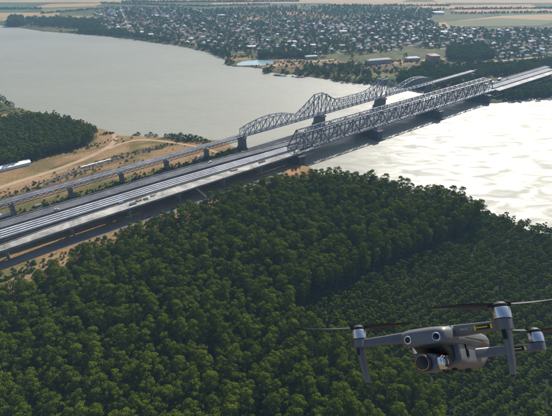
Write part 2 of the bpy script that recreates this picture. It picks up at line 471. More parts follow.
# ------------------------------------------------------------------ roads on the ground, painted viaduct shade and far fields
def ribbon(name, px, width, m, zoff=0.06, label=None, step=6.0):
    pts = [gp(x, y, 3) for x, y in px]
    P = [Vector((p.x, p.y)) for p in pts]
    out = []
    for a, b in zip(P[:-1], P[1:]):
        n = max(1, int((b - a).length / step))
        out += [a.lerp(b, i / n) for i in range(n)]
    out.append(P[-1])
    for _ in range(6):
        out = [out[0]] + [(out[i - 1] + out[i] * 2 + out[i + 1]) / 4 for i in range(1, len(out) - 1)] + [out[-1]]
    V, Fc = [], []
    for i, p in enumerate(out):
        t = (out[min(i + 1, len(out) - 1)] - out[max(i - 1, 0)]).normalized()
        nrm = Vector((-t.y, t.x))
        w = width * (0.85 + 0.3 * float(fbm(np.array([p.x / 12]), np.array([p.y / 12]), 5)[0]))
        for s in (-.5, -.17, .17, .5):
            q = p + nrm * w * s
            V.append((q.x, q.y, max(gz(q.x, q.y), gz(p.x, p.y)) + zoff))
    for i in range(len(out) - 1):
        for j in range(3):
            k = i * 4 + j
            Fc.append((k, k + 1, k + 5, k + 4))
    o = mesh_obj(name, V, Fc, m, smooth=True)
    return tag(o, label, kind='structure')
ribbon('dirt_road', [(-60, 210), (0, 187), (30, 178), (55, 170), (80, 161), (100, 152), (112, 145), (117, 140), (113, 134)], 7, M_DIRT, .10, 'pale dirt road winding to the sandy point')
ribbon('dirt_road', [(108, 149), (122, 143), (140, 139), (170, 142), (200, 147), (222, 154)], 5, M_DIRT, .14, 'dirt road branch running along the shore')
ribbon('viaduct_shade_strip', [(-60, 288), (0, 266), (40, 253), (80, 239.5), (130, 223), (180, 207.5), (220, 195), (255, 181), (285, 171)], 9, M_SHADE_STRIP, .10, 'painted dark shadow strip beside the new viaduct')  # dark sheet painting in the shadow that the new viaduct casts
ribbon('dirt_road', [(262, 67.5), (285, 64), (310, 61.5), (335, 59.5)], 10, M_DIRT, .10, 'sandy road from the pond to the town')
ribbon('town_road', [(390, 63), (440, 59), (490, 62), (528, 58), (600, 52)], 8, M_DIRT, .12, 'pale road at the edge of the town')

F_M = {k: mat('field_' + k, c, tuple(x * .85 for x in c), 0.004, 0.95, spec=0.1) for k, c in dict(
    wheat=(0.30, 0.195, 0.095), stubble=(0.31, 0.185, 0.11), green=(0.060, 0.095, 0.030), dark=(0.035, 0.055, 0.022), olive=(0.115, 0.12, 0.05), pale=(0.30, 0.225, 0.14)).items()}
fields = [
    (((-120, 3), (40, 4), (20, 9), (-140, 9)), 'green'), (((50, 4), (105, 3), (95, 6.5), (30, 8)), 'wheat'), (((40, 9), (105, 6.5), (92, 10.5), (44, 13)), 'olive'),
    (((-140, 10), (40, 9), (20, 13), (-160, 14)), 'green'), (((-160, 14.5), (60, 12.5), (58, 17), (-170, 21)), 'wheat'), (((-170, -4), (140, -4), (120, 2.5), (-150, 2.5)), 'pale'),
    (((212, 3), (268, 2), (262, 4.6), (208, 5.5)), 'stubble'), (((268, -3), (420, -3), (400, 2.5), (262, 3.6)), 'pale'), (((245, 18), (268, 17.5), (266, 20), (242, 20)), 'stubble'),
    (((275, 11), (325, 14), (336, 18), (300, 16), (272, 14)), 'stubble'), (((300, 5), (350, 5), (345, 8), (296, 8)), 'olive'), (((262, 17), (300, 17), (294, 20), (260, 20)), 'dark'),
    (((330, 2.5), (440, 2), (450, 5), (330, 5)), 'wheat'), (((420, -4), (600, -4), (600, 3), (440, 3)), 'pale'), (((420, 6), (530, 4.5), (540, 8), (425, 9)), 'wheat'),
    (((450, 9.5), (560, 8.5), (570, 12), (460, 13)), 'stubble'), (((430, 24), (528, 13), (560, 15), (560, 20), (470, 24), (440, 28)), 'wheat'), (((445, 22), (500, 18), (560, 21), (540, 26), (450, 27)), 'olive'),
    (((490, 13), (530, 11), (560, 12), (560, 14), (500, 16)), 'green'), (((140, -4), (265, -4), (255, 1), (150, 1)), 'wheat'), (((180, 6), (240, 6), (230, 9), (175, 9)), 'green'),
    (((345, 9), (400, 8), (400, 11), (345, 12)), 'green')]
FLAB = {'wheat': 'tan ripe wheat field', 'stubble': 'pinkish brown stubble field', 'green': 'green crop field', 'dark': 'dark green field', 'olive': 'olive fallow field', 'pale': 'pale far harvested field'}
for i, (pp, k) in enumerate(fields):
    o = mesh_obj('field', [(*gp(x, y, 3).xy, 3.6 + 0.02 * i) for x, y in pp], [tuple(range(len(pp)))], F_M[k])
    tag(o, FLAB[k] + ' beyond the town', kind='structure')
# ------------------------------------------------------------------ trees
def crown_mesh(name, m, h, base, rad, n_puff, n_leaf, leaf, seed, top_bias=0.15, squash=1.0):
    g = np.random.default_rng(seed)
    hz = (h - base) / 2
    cz = base + hz
    V, Q = [], []
    for i in range(n_puff):
        # spread puffs over the crown's hull, a few inside
        t = (i + 0.5) / n_puff
        zc = 1 - 1.75 * t + g.normal(0, .05) + top_bias * 0.3
        zc = float(np.clip(zc, -0.95, 0.9))
        a = i * 2.39996 + g.normal(0, .35)
        rr = math.sqrt(max(0.05, 1 - zc * zc)) * g.uniform(.55, .88)
        pr = rad * g.uniform(.30, .47)
        c = np.array([rr * rad * math.cos(a), rr * rad * math.sin(a), cz + zc * hz * 0.86])
        n = int(n_leaf * (pr / (0.38 * rad)) ** 2)
        d = g.normal(size=(n, 3)); d /= np.linalg.norm(d, axis=1)[:, None]
        d[:, 2] = np.where(d[:, 2] < -0.35, -d[:, 2], d[:, 2])
        p = c + d * pr * g.uniform(.72, 1.08, (n, 1)) * np.array([1, 1, .85 * squash])
        nr = d + g.normal(size=(n, 3)) * .30 + np.array([0, 0, .12]); nr /= np.linalg.norm(nr, axis=1)[:, None]
        t1 = np.cross(nr, g.normal(size=(n, 3))); t1 /= np.linalg.norm(t1, axis=1)[:, None]
        t2 = np.cross(nr, t1)
        s = leaf * g.uniform(.6, 1.25, (n, 1))
        k = len(V) * 0
        quad = np.stack([p - t1 * s * .5, p + t2 * s * .38 + nr * s * .08, p + t1 * s * .5, p - t2 * s * .38 + nr * s * .08], 1)
        V.append(quad.reshape(-1, 3))
    V = np.concatenate(V)
    me = bpy.data.meshes.new(name)
    nq = len(V) // 4
    me.vertices.add(len(V)); me.vertices.foreach_set('co', V.astype(np.float32).ravel())
    me.loops.add(len(V)); me.loops.foreach_set('vertex_index', np.arange(len(V), dtype=np.int32))
    me.polygons.add(nq); me.polygons.foreach_set('loop_start', (np.arange(nq) * 4).astype(np.int32))
    me.update(calc_edges=True)
    me.materials.append(m)
    return me
def trunk_mesh(name, h, r, seed, limbs=5, spread=2.0):
    g = random.Random(seed)
    V, Fc = [], []
    def tube(p, q, r0, r1, n=6):
        p, q = Vector(p), Vector(q)
        x = (q - p).normalized()
        a = x.orthogonal().normalized(); b = x.cross(a)
        k = len(V)
        for c, rr in ((p, r0), (q, r1)):
            for i in range(n):
                t = 2 * math.pi * i / n
                V.append(c + a * math.cos(t) * rr + b * math.sin(t) * rr)
        for i in range(n):
            Fc.append((k + i, k + (i + 1) % n, k + n + (i + 1) % n, k + n + i))
    top = (g.uniform(-.4, .4), g.uniform(-.4, .4), h * .82)
    mid = (top[0] * .3, top[1] * .3, h * .45)
    tube((0, 0, -0.6), mid, r, r * .7); tube(mid, top, r * .7, r * .15)
    for i in range(limbs):
        t = g.uniform(.42, .72); a = i * 2.4 + g.uniform(-.4, .4)
        z = h * t
        tube((top[0] * t, top[1] * t, z), (math.cos(a) * spread, math.sin(a) * spread, z + h * .12), r * .32, r * .08, 4)
    me = bpy.data.meshes.new(name)
    me.from_pydata([tuple(v) for v in V], [], Fc)
    me.materials.append(M_BARK)
    return me

def scatter(poly, spacing, jitter, margin=0, seed=1, keep=None, ang=0.0):
    g = np.random.default_rng(seed)
    P = np.array(poly)
    x0, y0 = P.min(0); x1, y1 = P.max(0)
    cx_, cy_ = (x0 + x1) / 2, (y0 + y1) / 2
    rad = max(x1 - x0, y1 - y0) * 0.75
    sp = spacing if isinstance(spacing, tuple) else (spacing, spacing * .88)
    a = np.arange(-rad, rad, sp[0]); b = np.arange(-rad, rad, sp[1])
    A, B = np.meshgrid(a, b)
    A = A + (np.arange(len(b)) % 2)[:, None] * sp[0] * .5
    A = A + g.uniform(-jitter, jitter, A.shape); B = B + g.uniform(-jitter, jitter, B.shape)
    xs = cx_ + A * math.cos(ang) - B * math.sin(ang); ys = cy_ + A * math.sin(ang) + B * math.cos(ang)
    ok = sdist(xs, ys, poly) > margin
    return xs[ok], ys[ok]

def stuff_trees(name, pts, sources, m_dummy):
    """one object: points carrying instances of the sources (each source: list of objects)"""
    me = bpy.data.meshes.new(name)
    me.vertices.add(len(pts))
    me.vertices.foreach_set('co', np.array([p[:3] for p in pts], np.float32).ravel())
    for nm, k, tp in (('rz', 3, 'FLOAT'), ('sc', 4, 'FLOAT'), ('var', 5, 'INT')):
        at = me.attributes.new(nm, tp, 'POINT')
        at.data.foreach_set('value', np.array([p[k] for p in pts], np.int32 if tp == 'INT' else np.float32))
    o = link(bpy.data.objects.new(name, me))
    ng = bpy.data.node_groups.new(name, 'GeometryNodeTree')
    ng.interface.new_socket('Geometry', in_out='INPUT', socket_type='NodeSocketGeometry')
    ng.interface.new_socket('Geometry', in_out='OUTPUT', socket_type='NodeSocketGeometry')
    N, L = ng.nodes, ng.links
    gi, go = N.new('NodeGroupInput'), N.new('NodeGroupOutput')
    jn = N.new('GeometryNodeJoinGeometry')
    for src in reversed(sources):
        js = N.new('GeometryNodeJoinGeometry')
        for s in src:
            oi = N.new('GeometryNodeObjectInfo'); oi.transform_space = 'ORIGINAL'
            oi.inputs['Object'].default_value = s
            L.new(oi.outputs['Geometry'], js.inputs[0])
        gt = N.new('GeometryNodeGeometryToInstance')
        L.new(js.outputs[0], gt.inputs[0])
        L.new(gt.outputs[0], jn.inputs[0])
    ip = N.new('GeometryNodeInstanceOnPoints')
    ip.inputs['Pick Instance'].default_value = True
    def attr(nm, tp):
        a = N.new('GeometryNodeInputNamedAttribute'); a.data_type = tp
        a.inputs['Name'].default_value = nm
        return a
    cr = N.new('ShaderNodeCombineXYZ')
    L.new(attr('rz', 'FLOAT').outputs['Attribute'], cr.inputs['Z'])
    L.new(gi.outputs[0], ip.inputs['Points'])
    L.new(jn.outputs[0], ip.inputs['Instance'])
    L.new(attr('var', 'INT').outputs['Attribute'], ip.inputs['Instance Index'])
    L.new(cr.outputs[0], ip.inputs['Rotation'])
    L.new(attr('sc', 'FLOAT').outputs['Attribute'], ip.inputs['Scale'])
    L.new(ip.outputs[0], go.inputs[0])
    md = o.modifiers.new('scatter', 'NODES')
    md.node_group = ng
    return o

def plant(name, crown, trunk, x, y, z, rz, s, label, cat, group):
    e = empty(name, (x, y, z), rz)
    e.scale = (s, s, s)
    t = link(bpy.data.objects.new('trunk', trunk), e)
    c = link(bpy.data.objects.new('crown', crown), e)
    tag(e, label, cat, group)
    return e

# tall riverside forest
NV = 8
POP = [(crown_mesh('poplar_crown', M_LEAF, 21 + 3 * (i % 4) * .8, 5.0, 3.7 + .35 * (i % 3), 24, 70, .70, 100 + i),
        trunk_mesh('poplar_trunk', 21 + 3 * (i % 4) * .8, .38, 200 + i)) for i in range(NV)]
fx, fy = scatter(FORESTP, 6.5, 2.2, 1.5, 5)
# seen or near the frame only, plus a margin round it for a camera a step aside
px, py, zc = pj(fx, fy, 20.0)
ok = (px > -170) & (px < 720) & (py < 640) & (zc > 0) & (sdist(fx, fy, RIVER) < -3)
fx, fy, px, py, zc = fx[ok], fy[ok], px[ok], py[ok], zc[ok]
g = np.random.default_rng(4)
f_s = g.uniform(.8, 1.14, len(fx)) * np.clip(0.72 + sdist(fx, fy, FORESTP) / 22, .72, 1.0) * (0.9 + 0.22 * fbm(fx / 30, fy / 30, 8))
f_var = g.integers(0, NV, len(fx)); f_rz = g.uniform(0, 6.28, len(fx))
show = (px > -4) & (px < 556) & (py > 0) & (py < 424)
order = np.argsort(np.where(show, zc, 1e9))
solo = set(order[:300].tolist())
pts = []
first = {}
for i in range(len(fx)):
    x, y = float(fx[i]), float(fy[i])
    z = gz(x, y)
    if i in solo:
        v = int(f_var[i])
        e = plant('poplar_tree', POP[v][0], POP[v][1], x, y, z, float(f_rz[i]), float(f_s[i]),
                  'rounded dark green poplar in the dense forest along the bottom of the picture', 'tree', 'near trees of the riverside forest')
        first.setdefault(v, e)
    else:
        pts.append((x, y, z, f_rz[i], f_s[i], f_var[i]))
src = [list(first[v].children) for v in range(NV)]
tag(stuff_trees('forest', pts, src, None), 'dense dark green riverside forest stretching from the viaduct to the river', 'forest', kind='stuff')

# young plantation in rows, right of the tall forest
YNG = [(crown_mesh('young_crown', M_LEAF_Y, 8.5 + i % 3, 1.6, 2.0 + .2 * (i % 2), 10, 55, .62, 300 + i), trunk_mesh('young_trunk', 8.5 + i % 3, .14, 340 + i, 4, 1.0)) for i in range(5)]
row = gp(446, 253, 3) - gp(350, 294, 3)
yx, yy = scatter(YOUNGP, (3.7, 5.7), .7, 1.0, 6, ang=math.atan2(row.y, row.x))
px, py, zc = pj(yx, yy, 8.0)
ok = (g.uniform(size=len(px)) > .06) & (px > 250) & (px < 720) & (py < 560) & (zc > 0) & (sdist(yx, yy, RIVER) < -1)
yx, yy, px, py, zc = yx[ok], yy[ok], px[ok], py[ok], zc[ok]
show = (px < 556) & (py < 422)
order = np.argsort(np.where(show, zc, 1e9))
solo = set(order[:300].tolist())
pts, first = [], {}
for i in range(len(yx)):
    x, y, z = float(yx[i]), float(yy[i]), gz(float(yx[i]), float(yy[i]))
    v, rz, s = int(g.integers(0, 5)), float(g.uniform(0, 6.28)), float(g.uniform(.72, 1.25))
    if i in solo:
        e = plant('young_tree', YNG[v][0], YNG[v][1], x, y, z, rz, s, 'small bright green sapling in the planted rows below the tall forest', 'tree', 'near trees of the young plantation')
        first.setdefault(v, e)
    else:
        pts.append((x, y, z, rz, s, v))
young_src = [list(first[v].children) for v in range(5)]
tag(stuff_trees('young_plantation', pts, young_src, None), 'rows of young green trees between the tall forest and the river', 'plantation', kind='stuff')

# wood on the left bank beyond the dirt road: same kind of tree, far off
wx, wy = scatter(WOODP, 5.8, 2.0, 1.0, 9)
pts = []
for i in range(len(wx)):
    x, y = float(wx[i]), float(wy[i])
    p = pj(x, y, 10)
    if p[0] < -120:
        continue
    pts.append((x, y, gz(x, y), float(g.uniform(0, 6.28)), float(g.uniform(1.35, 1.9)), int(g.integers(0, 5))))
for k in range(40):     # second clump at the shore, upper left
    p = gp(random.uniform(-80, 17), 0, 3)
    q = gp(random.uniform(-90, 15), random.uniform(102, 112), 3)
    pts.append((q.x, q.y, gz(q.x, q.y), random.uniform(0, 6), random.uniform(1.4, 1.9), random.randrange(5)))
tag(stuff_trees('left_bank_wood', pts, young_src, None), 'dark green wood on the left bank above the dirt road', 'wood', kind='stuff')

# far trees: light meshes
FAR = [(crown_mesh('far_crown', M_LEAF_F, 8 + i, -.6, 3.9 + .3 * i, 12, 30, 1.4, 400 + i), trunk_mesh('far_trunk', 8 + i, .25, 440 + i, 3, 1.2)) for i in range(5)]
far_first, bush_first = {}, {}
BSH = [(crown_mesh('bush_crown', M_LEAF_F, 6.5 + i % 3, -2.2, 4.2 + .35 * (i % 4), 17, 42, 1.0, 500 + i), trunk_mesh('bush_stem', 5, .2, 540 + i, 4, 1.6)) for i in range(5)]
def lone(x, y, s, label, group, v=None, name='riverbank_tree', cat='tree'):
    p = gp(x, y, 3)
    v = random.randrange(5) if v is None else v
    kind = BSH if 'bush' in name or 'riverbank' in name else FAR
    e = plant(name, kind[v][0], kind[v][1], p.x, p.y, gz(p.x, p.y), random.uniform(0, 6.28), s, label, cat, group)
    (bush_first if kind is BSH else far_first).setdefault(v, e)
    return e
# bushes along the near shore of the sandy point
bush = [(134, 133.5, .62), (138, 134, .75), (146, 135, .55), (151, 135.5, .8), (156, 136, .62), (166, 137, .6), (171, 137, .85), (176, 138, .9), (181, 138.5, 1.0), (186, 139, .95), (191, 139.5, 1.05), (196, 140, .95), (201, 141, .9), (206, 142, .75), (210, 143, .5)]
for i, (x, y, s) in enumerate(bush):
    lone(x, y, s, 'round green bush at the left end of the shore hedge on the sandy point' if i < 5 else 'dark green bush of the shore hedge left of the old bridge pier', 'bushes on the sandy point', name='shore_bush', cat='bush')
for x, y, s, lab in [(157, 148, .5, 'small lone bush beside the shore dirt road'), (46, 207, .7, 'dark bush beneath the old viaduct at left'), (62, 147, .4, 'small bush at the edge of the left wood'),
                     (226, 158, .8, 'green bush left of the old bridge main pier'), (234, 157, .9, 'green bush at the foot of the old bridge main pier'), (195, 163, .7, 'bush beneath the old viaduct nearer the river'),
                     (90, 126.5, .9, 'tree standing out above the left wood skyline'), (80, 124, .8, 'second tree on the left wood skyline')]:
    lone(x, y, s, lab, None, name='bush', cat='bush')
# far riverbank trees, counted one by one
rb = [(227, 62), (229, 60.5), (232, 63), (264, 70), (267, 71), (270, 70.5), (283, 71.5), (303, 73), (305, 71), (297, 72), (311, 73), (314, 71), (317, 73.5), (320, 72), (323, 74), (326, 73), (322, 69.5), (317, 68), (329, 76), (333, 78),
      (340, 79), (345, 80), (360, 81), (363, 80), (370, 80), (374, 82), (379, 81), (386, 83), (392, 84), (398, 80), (405, 83), (412, 86), (335, 72), (342, 70), (330, 68), (311, 67), (308, 74), (300, 74.5), (313, 69), (319, 75), (325, 71), (336, 79.5), (349, 80.5), (355, 81.5), (367, 82), (383, 82.5), (287, 72.5), (306, 69), (327, 75.5), (331, 71), (338, 77)]
for v in range(5):      # lone trees in the town's front gardens
    lone((248, 285, 352, 405, 470)[v], (55.5, 58, 58, 58, 63)[v], 1.1, ('leafy tree beside the pond, on its town side', 'leafy tree on the sandy flats left of the pale shed', 'leafy tree left of the long dark factory hall', 'leafy tree between the factory hall and the brown block', 'leafy tree right of the brown block')[v], 'trees at the front of the town', v, 'garden_tree')
for x, y in rb:
    lone(x, y, random.uniform(.9, 1.45), 'round green tree on the far riverbank between the pond and the bridge end', 'trees on the far riverbank')
# ------------------------------------------------------------------ town on the far bank
TOWN = [tuple(gp(x, y, 3).xy) for x, y in ((92, 13), (105, 30), (135, 36), (170, 42.5), (205, 48), (235, 54), (262, 55), (300, 55.5), (335, 54), (360, 55), (390, 52), (425, 48), (470, 54), (505, 60), (552, 57), (640, 48), (640, 30), (552, 29), (490, 30), (440, 27), (430, 20),
                                          (400, 15), (350, 19), (300, 20), (250, 21), (235, 14), (180, 8), (110, 8))]
# house shapes: wall body with gables, two roof slopes with eaves
def house_meshes(w, l, hgt, rise, hip=False):
    wv = [(-w/2, -l/2, -1), (w/2, -l/2, -1), (w/2, l/2, -1), (-w/2, l/2, -1), (-w/2, -l/2, hgt), (w/2, -l/2, hgt), (w/2, l/2, hgt), (-w/2, l/2, hgt), (0, -l/2, hgt + rise), (0, l/2, hgt + rise)]
    wf = [(0, 1, 5, 4), (2, 3, 7, 6), (1, 2, 6, 5), (3, 0, 4, 7), (4, 5, 8), (6, 7, 9)]
    if hip:
        wv[8] = (0, -l/2 + w/2, hgt + .1); wv[9] = (0, l/2 - w/2, hgt + .1)
    e, t = .5, .18
    k = rise / (w / 2)
    y0 = l/2 + e
    zz = hgt - e * k + .12
    i = (w/2 if hip else 0)
    rv = [(-w/2 - e, -y0, zz), (w/2 + e, -y0, zz), (w/2 + e, y0, zz), (-w/2 - e, y0, zz), (0, -y0 + i, hgt + rise + .12), (0, y0 - i, hgt + rise + .12)]
    rv += [(x, y, z + t) for x, y, z in rv]
    rf = [(0, 4, 5, 3), (1, 2, 5, 4), (6, 9, 11, 10), (7, 10, 11, 8), (0, 3, 9, 6), (1, 7, 8, 2), (0, 6, 10, 4), (1, 4, 10, 7), (3, 5, 11, 9), (2, 8, 11, 5)]
    if hip:
        rf += [(6, 7, 10), (8, 9, 11), (0, 4, 1), (2, 5, 3)]
        rf = [f for f in rf if f not in ((0, 6, 10, 4), (1, 4, 10, 7), (3, 5, 11, 9), (2, 8, 11, 5))] + [(0, 1, 7, 6), (2, 3, 9, 8)]
        wf = wf[:4] + [(4, 5, 6, 7)]
    return (wv, wf), (rv, rf)
ROOFS = [('red tiled', (0.30, 0.085, 0.05)), ('brown tiled', (0.17, 0.095, 0.065)), ('white metal', (0.80, 0.80, 0.79)), ('grey sheet', (0.33, 0.34, 0.35)), ('pinkish tiled', (0.42, 0.22, 0.18)), ('dark grey', (0.12, 0.12, 0.125))]
WALLS = [('white', (0.66, 0.65, 0.62)), ('cream', (0.46, 0.39, 0.28)), ('grey', (0.27, 0.26, 0.25))]
RM = [mat('roof_' + a.replace(' ', '_'), c, None, 0.3, 0.7) for a, c in ROOFS]
WM = [mat('wall_' + a, c, tuple(x * .85 for x in c), 0.3, 0.85) for a, c in WALLS]
dims = [(8, 11, 3.6, 2.6, False), (9, 15, 3.8, 2.8, False), (10, 12, 6.2, 2.8, True), (7, 10, 3.2, 2.0, False)]
HM = {}
for di, dm in enumerate(dims):
    (wv, wf), (rv, rf) = house_meshes(*dm)
    for wi in range(len(WALLS)):
        me = bpy.data.meshes.new('house_wall'); me.from_pydata(wv, [], wf); me.materials.append(WM[wi]); HM['w', di, wi] = me
    for ri in range(len(ROOFS)):
        me = bpy.data.meshes.new('house_roof'); me.from_pydata(rv, [], rf); me.materials.append(RM[ri]); HM['r', di, ri] = me
ang0 = 0.35
P_ = np.array(TOWN); TC = (P_.min(0) + P_.max(0)) / 2; TRAD = float((P_.max(0) - P_.min(0)).max()) * .75
def town_ab(x, y):
    dx, dy = x - TC[0], y - TC[1]
    return dx * math.cos(ang0) + dy * math.sin(ang0), -dx * math.sin(ang0) + dy * math.cos(ang0)
def street_gap(x, y):
    a, b = town_ab(x, y)
    sb = (b + TRAD - 17) % 68; sa = (a + TRAD - 13) % 162
    return min(sb, 68 - sb, sa, 162 - sa)
V, Fc = [], []
for along in (0, 1):
    for c0 in np.arange(-TRAD + (17 if along == 0 else 13), TRAD, 68 if along == 0 else 162):
        ts = np.arange(-TRAD, TRAD, 12.0)
        A_, B_ = (ts, np.full(ts.shape, c0)) if along == 0 else (np.full(ts.shape, c0), ts)
        xs_ = TC[0] + A_ * math.cos(ang0) - B_ * math.sin(ang0); ys_ = TC[1] + A_ * math.sin(ang0) + B_ * math.cos(ang0)
        ins = in_poly(xs_, ys_, TOWN)
        nrm = (-math.sin(ang0), math.cos(ang0)) if along == 0 else (math.cos(ang0), math.sin(ang0))
        for i in range(len(ts) - 1):
            if ins[i] and ins[i + 1]:
                k = len(V)
                for j in (i, i + 1):
                    z_ = max(gz(xs_[j] + s_, ys_[j] + t_) for s_ in (-5, 5) for t_ in (-5, 5)) + .25 + .02 * along
                    V += [(xs_[j] - nrm[0] * 2.6, ys_[j] - nrm[1] * 2.6, z_), (xs_[j] + nrm[0] * 2.6, ys_[j] + nrm[1] * 2.6, z_)]
                Fc.append((k, k + 1, k + 3, k + 2))
tag(mesh_obj('town_streets', V, Fc, mat('street_asphalt', (0.22, 0.20, 0.18), (0.15, 0.14, 0.13), 0.05, 0.9)), 'narrow streets between the houses of the far town', kind='structure')
hx, hy = scatter(TOWN, (27.0, 34.0), 8.0, 6, 12, ang=ang0)
px, py, zc = pj(hx, hy, 5.0)
ok = (px > -10) & (px < 600)
hx, hy, px, py, zc = hx[ok], hy[ok], px[ok], py[ok], zc[ok]
keep = RNG.uniform(size=len(hx)) < 0.35 + 0.65 * (fbm(hx / 160, hy / 160, 17) > 0.42)
hx, hy, px, zc = hx[keep], hy[keep], px[keep], zc[keep]
order = np.argsort(np.where((px > 0) & (px < 552), zc, 1e9))
solo = set(order[:300].tolist())
rest = []
where = lambda x: 'left of the pond' if x < 235 else 'behind the pond and sandy flats' if x < 345 else 'behind the old bridge end' if x < 450 else 'at the right edge of the town'
house_xy = []
for i in range(len(hx)):
    x, y = float(hx[i]), float(hy[i])
    di = random.choices(range(4), (4, 3, 2, 3))[0]
    ri = random.choices(range(6), (4, 4, 4, 4, 3, 3))[0]
    wi = random.choices(range(3), (5, 3, 3))[0]
    rz = ang0 + random.choice((0, math.pi / 2)) + random.uniform(-.12, .12)
    house_xy.append((x, y))
    if i in solo:
        e = empty('house', (x, y, gz(x, y)), rz)
        link(bpy.data.objects.new('wall', HM['w', di, wi]), e)
        link(bpy.data.objects.new('roof', HM['r', di, ri]), e)
        tag(e, f"{('small', 'long', 'two-storey', 'tiny')[di]} {WALLS[wi][0]} house with {ROOFS[ri][0]} roof {where(float(px[i]))}", 'house', 'houses of the riverside town')
    else:
        rest.append((x, y, di, ri, wi, rz))
V, Fc, MI = [], [], []
for x, y, di, ri, wi, rz in rest:
    (wv, wf), (rv, rf) = house_meshes(*dims[di])
    c, s, z = math.cos(rz), math.sin(rz), 3.0
    for vv, ff, mi in ((wv, wf, wi), (rv, rf, 3 + ri)):
        k = len(V)
        V += [(x + a * c - b * s, y + a * s + b * c, z + d) for a, b, d in vv]
        Fc += [tuple(k + q for q in f) for f in ff]; MI += [mi] * len(ff)
o = mesh_obj('distant_houses', V, Fc, WM + RM)
o.data.polygons.foreach_set('material_index', MI)
tag(o, 'crowd of tiny houses at the far back of the town', 'houses', kind='stuff')

# greenery between the houses and along the far bank: nobody could count it
pts = []
hxy = np.array(house_xy)
def green(poly, sp, lo, hi, seed, dens=1.0, clear=7.0):
    xs, ys = scatter(poly, sp, sp * .45, 2, seed)
    nz = fbm(xs / 120, ys / 120, seed)
    gg = np.random.default_rng(seed)
    for x, y, n in zip(xs, ys, nz):
        if gg.uniform() > dens * min(1.2, max(.12, 2.6 * n - .35)):
            continue
        p = pj(x, y, 5)
        if p[0] < -60 or p[0] > 640:
            continue
        vv_ = (x - AX0.x) * AXN.x + (y - AX0.y) * AXN.y; uu_ = (x - AX0.x) * AXD.x + (y - AX0.y) * AXD.y
        if uu_ < 760 and (-10 < vv_ < 43 or (uu_ < 560 and abs(vv_ - 84 - .03 * uu_) < 8)):
            continue
        if clear and street_gap(x, y) < 5.5:
            continue
        if clear and len(hxy) and np.min(np.abs(hxy[:, 0] - x) + np.abs(hxy[:, 1] - y)) < clear:
            continue
        pts.append((x, y, gz(x, y), gg.uniform(0, 6.28), gg.uniform(lo, hi), gg.integers(0, 5)))
green(TOWN, 11, .5, 1.05, 51, 1.0, 9.0)
W = lambda L: [tuple(gp(x, y, 3).xy) for x, y in L]
green(W(((78, 27.5), (110, 29.5), (140, 36), (175, 42), (215, 48), (232, 55), (222, 57), (205, 50), (180, 44.5), (158, 41.5), (130, 37.5), (106, 35), (80, 33.5))), 10, .6, 1.15, 52, .95, 0)
green(W(((9, 19), (24, 19), (26, 26), (9, 26))), 9, 1.2, 1.9, 53, 1.5, 0)
green(W(((26, 20), (60, 19), (100, 22), (104, 29), (60, 28), (27, 26))), 11, 1.0, 1.6, 54, 1.2, 0)
green(W(((255, 55), (300, 55), (330, 56), (300, 58.5), (262, 59))), 9, .9, 1.4, 55, 1.2, 0)
green(W(((398, 77), (422, 69), (446, 68.5), (500, 66), (552, 62), (600, 60), (600, 78), (540, 84), (528, 76), (490, 76), (470, 84), (440, 90), (415, 88), (398, 84))), 8.5, .8, 1.6, 56, 1.25, 0)
green(W(((446, 50), (480, 47), (500, 58), (470, 62), (447, 60))), 8.5, 1.0, 1.6, 57, 1.4, 0)
green(W(((500, 97), (516, 92), (600, 80), (600, 93), (530, 97.5), (509, 100))), 7.5, .8, 1.3, 58, 1.2, 0)
green(W(((330, 66), (350, 64), (372, 72), (372, 80), (345, 76))), 11, .6, 1.1, 59, .7, 0)
green(W(((200, 10), (300, 6), (400, 8), (440, 11), (430, 19), (330, 18), (250, 20))), 17, .6, 1.1, 60, .8, 0)
for bi, (xa, ya, xb, yb) in enumerate(((-100, 9.6, 42, 8.8), (40, 13.6, 110, 8), (100, 3, 210, 6.6), (208, 6, 270, 4.2), (330, 5.6, 450, 5.6), (425, 9.4, 560, 8.2), (450, 13.4, 570, 12.4), (120, 2, 300, 1.2))):
    green(W(((xa, ya), (xb, yb), (xb, yb + .7), (xa, ya + .7))), 9, .5, .95, 70 + bi, 1.2, 0)
tag(stuff_trees('town_greenery', pts, [list(far_first[v].children) for v in range(5)], None),
    'trees and gardens massed between the houses of the far town', 'greenery', kind='stuff')

# low scrub: tufts on the near bank, the far flats and the forest edge
pts = []
def scrub(x, y, L, w, n, lo, hi, ang=None):
    p = gp(x, y, 3)
    a = AXRZ if ang is None else ang
    for _ in range(n):
        s, t = random.gauss(0, L / 2), random.gauss(0, w / 2)
        X_, Y_ = p.x + s * math.cos(a) - t * math.sin(a), p.y + s * math.sin(a) + t * math.cos(a)
        z = gz(X_, Y_)
        if z < 1.5: continue
        pts.append((X_, Y_, z - .1, random.uniform(0, 6.28), random.uniform(lo, hi), random.randrange(5)))
for a_ in ((70, 176, 80, 9, 130, .08, .26), (40, 206, 120, 10, 110, .08, .28), (100, 190, 90, 9, 110, .08, .3), (150, 174, 60, 9, 70, .1, .34), (190, 164, 40, 9, 50, .12, .4), (222, 155, 30, 10, 60, .15, .5),
           (40, 156, 90, 10, 80, .08, .25), (85, 148, 50, 8, 60, .08, .3), (110, 160, 60, 6, 60, .08, .26), (170, 145, 70, 6, 70, .1, .35), (20, 192, 50, 6, 50, .1, .3), (110, 133, 14, 6, 30, .1, .3), (24, 108, 20, 8, 30, .15, .35),
           (12, 274, 40, 8, 40, .1, .3), (55, 262, 60, 5, 60, .12, .4), (120, 233, 90, 5, 80, .12, .4), (200, 203, 60, 4, 50, .12, .4), (20, 244, 60, 5, 40, .08, .2), (290, 170, 16, 6, 14, .1, .3)):
    scrub(*a_)
scrub(488, 225, 22, 10, 90, .35, .8); scrub(476, 231, 22, 8, 60, .3, .7)
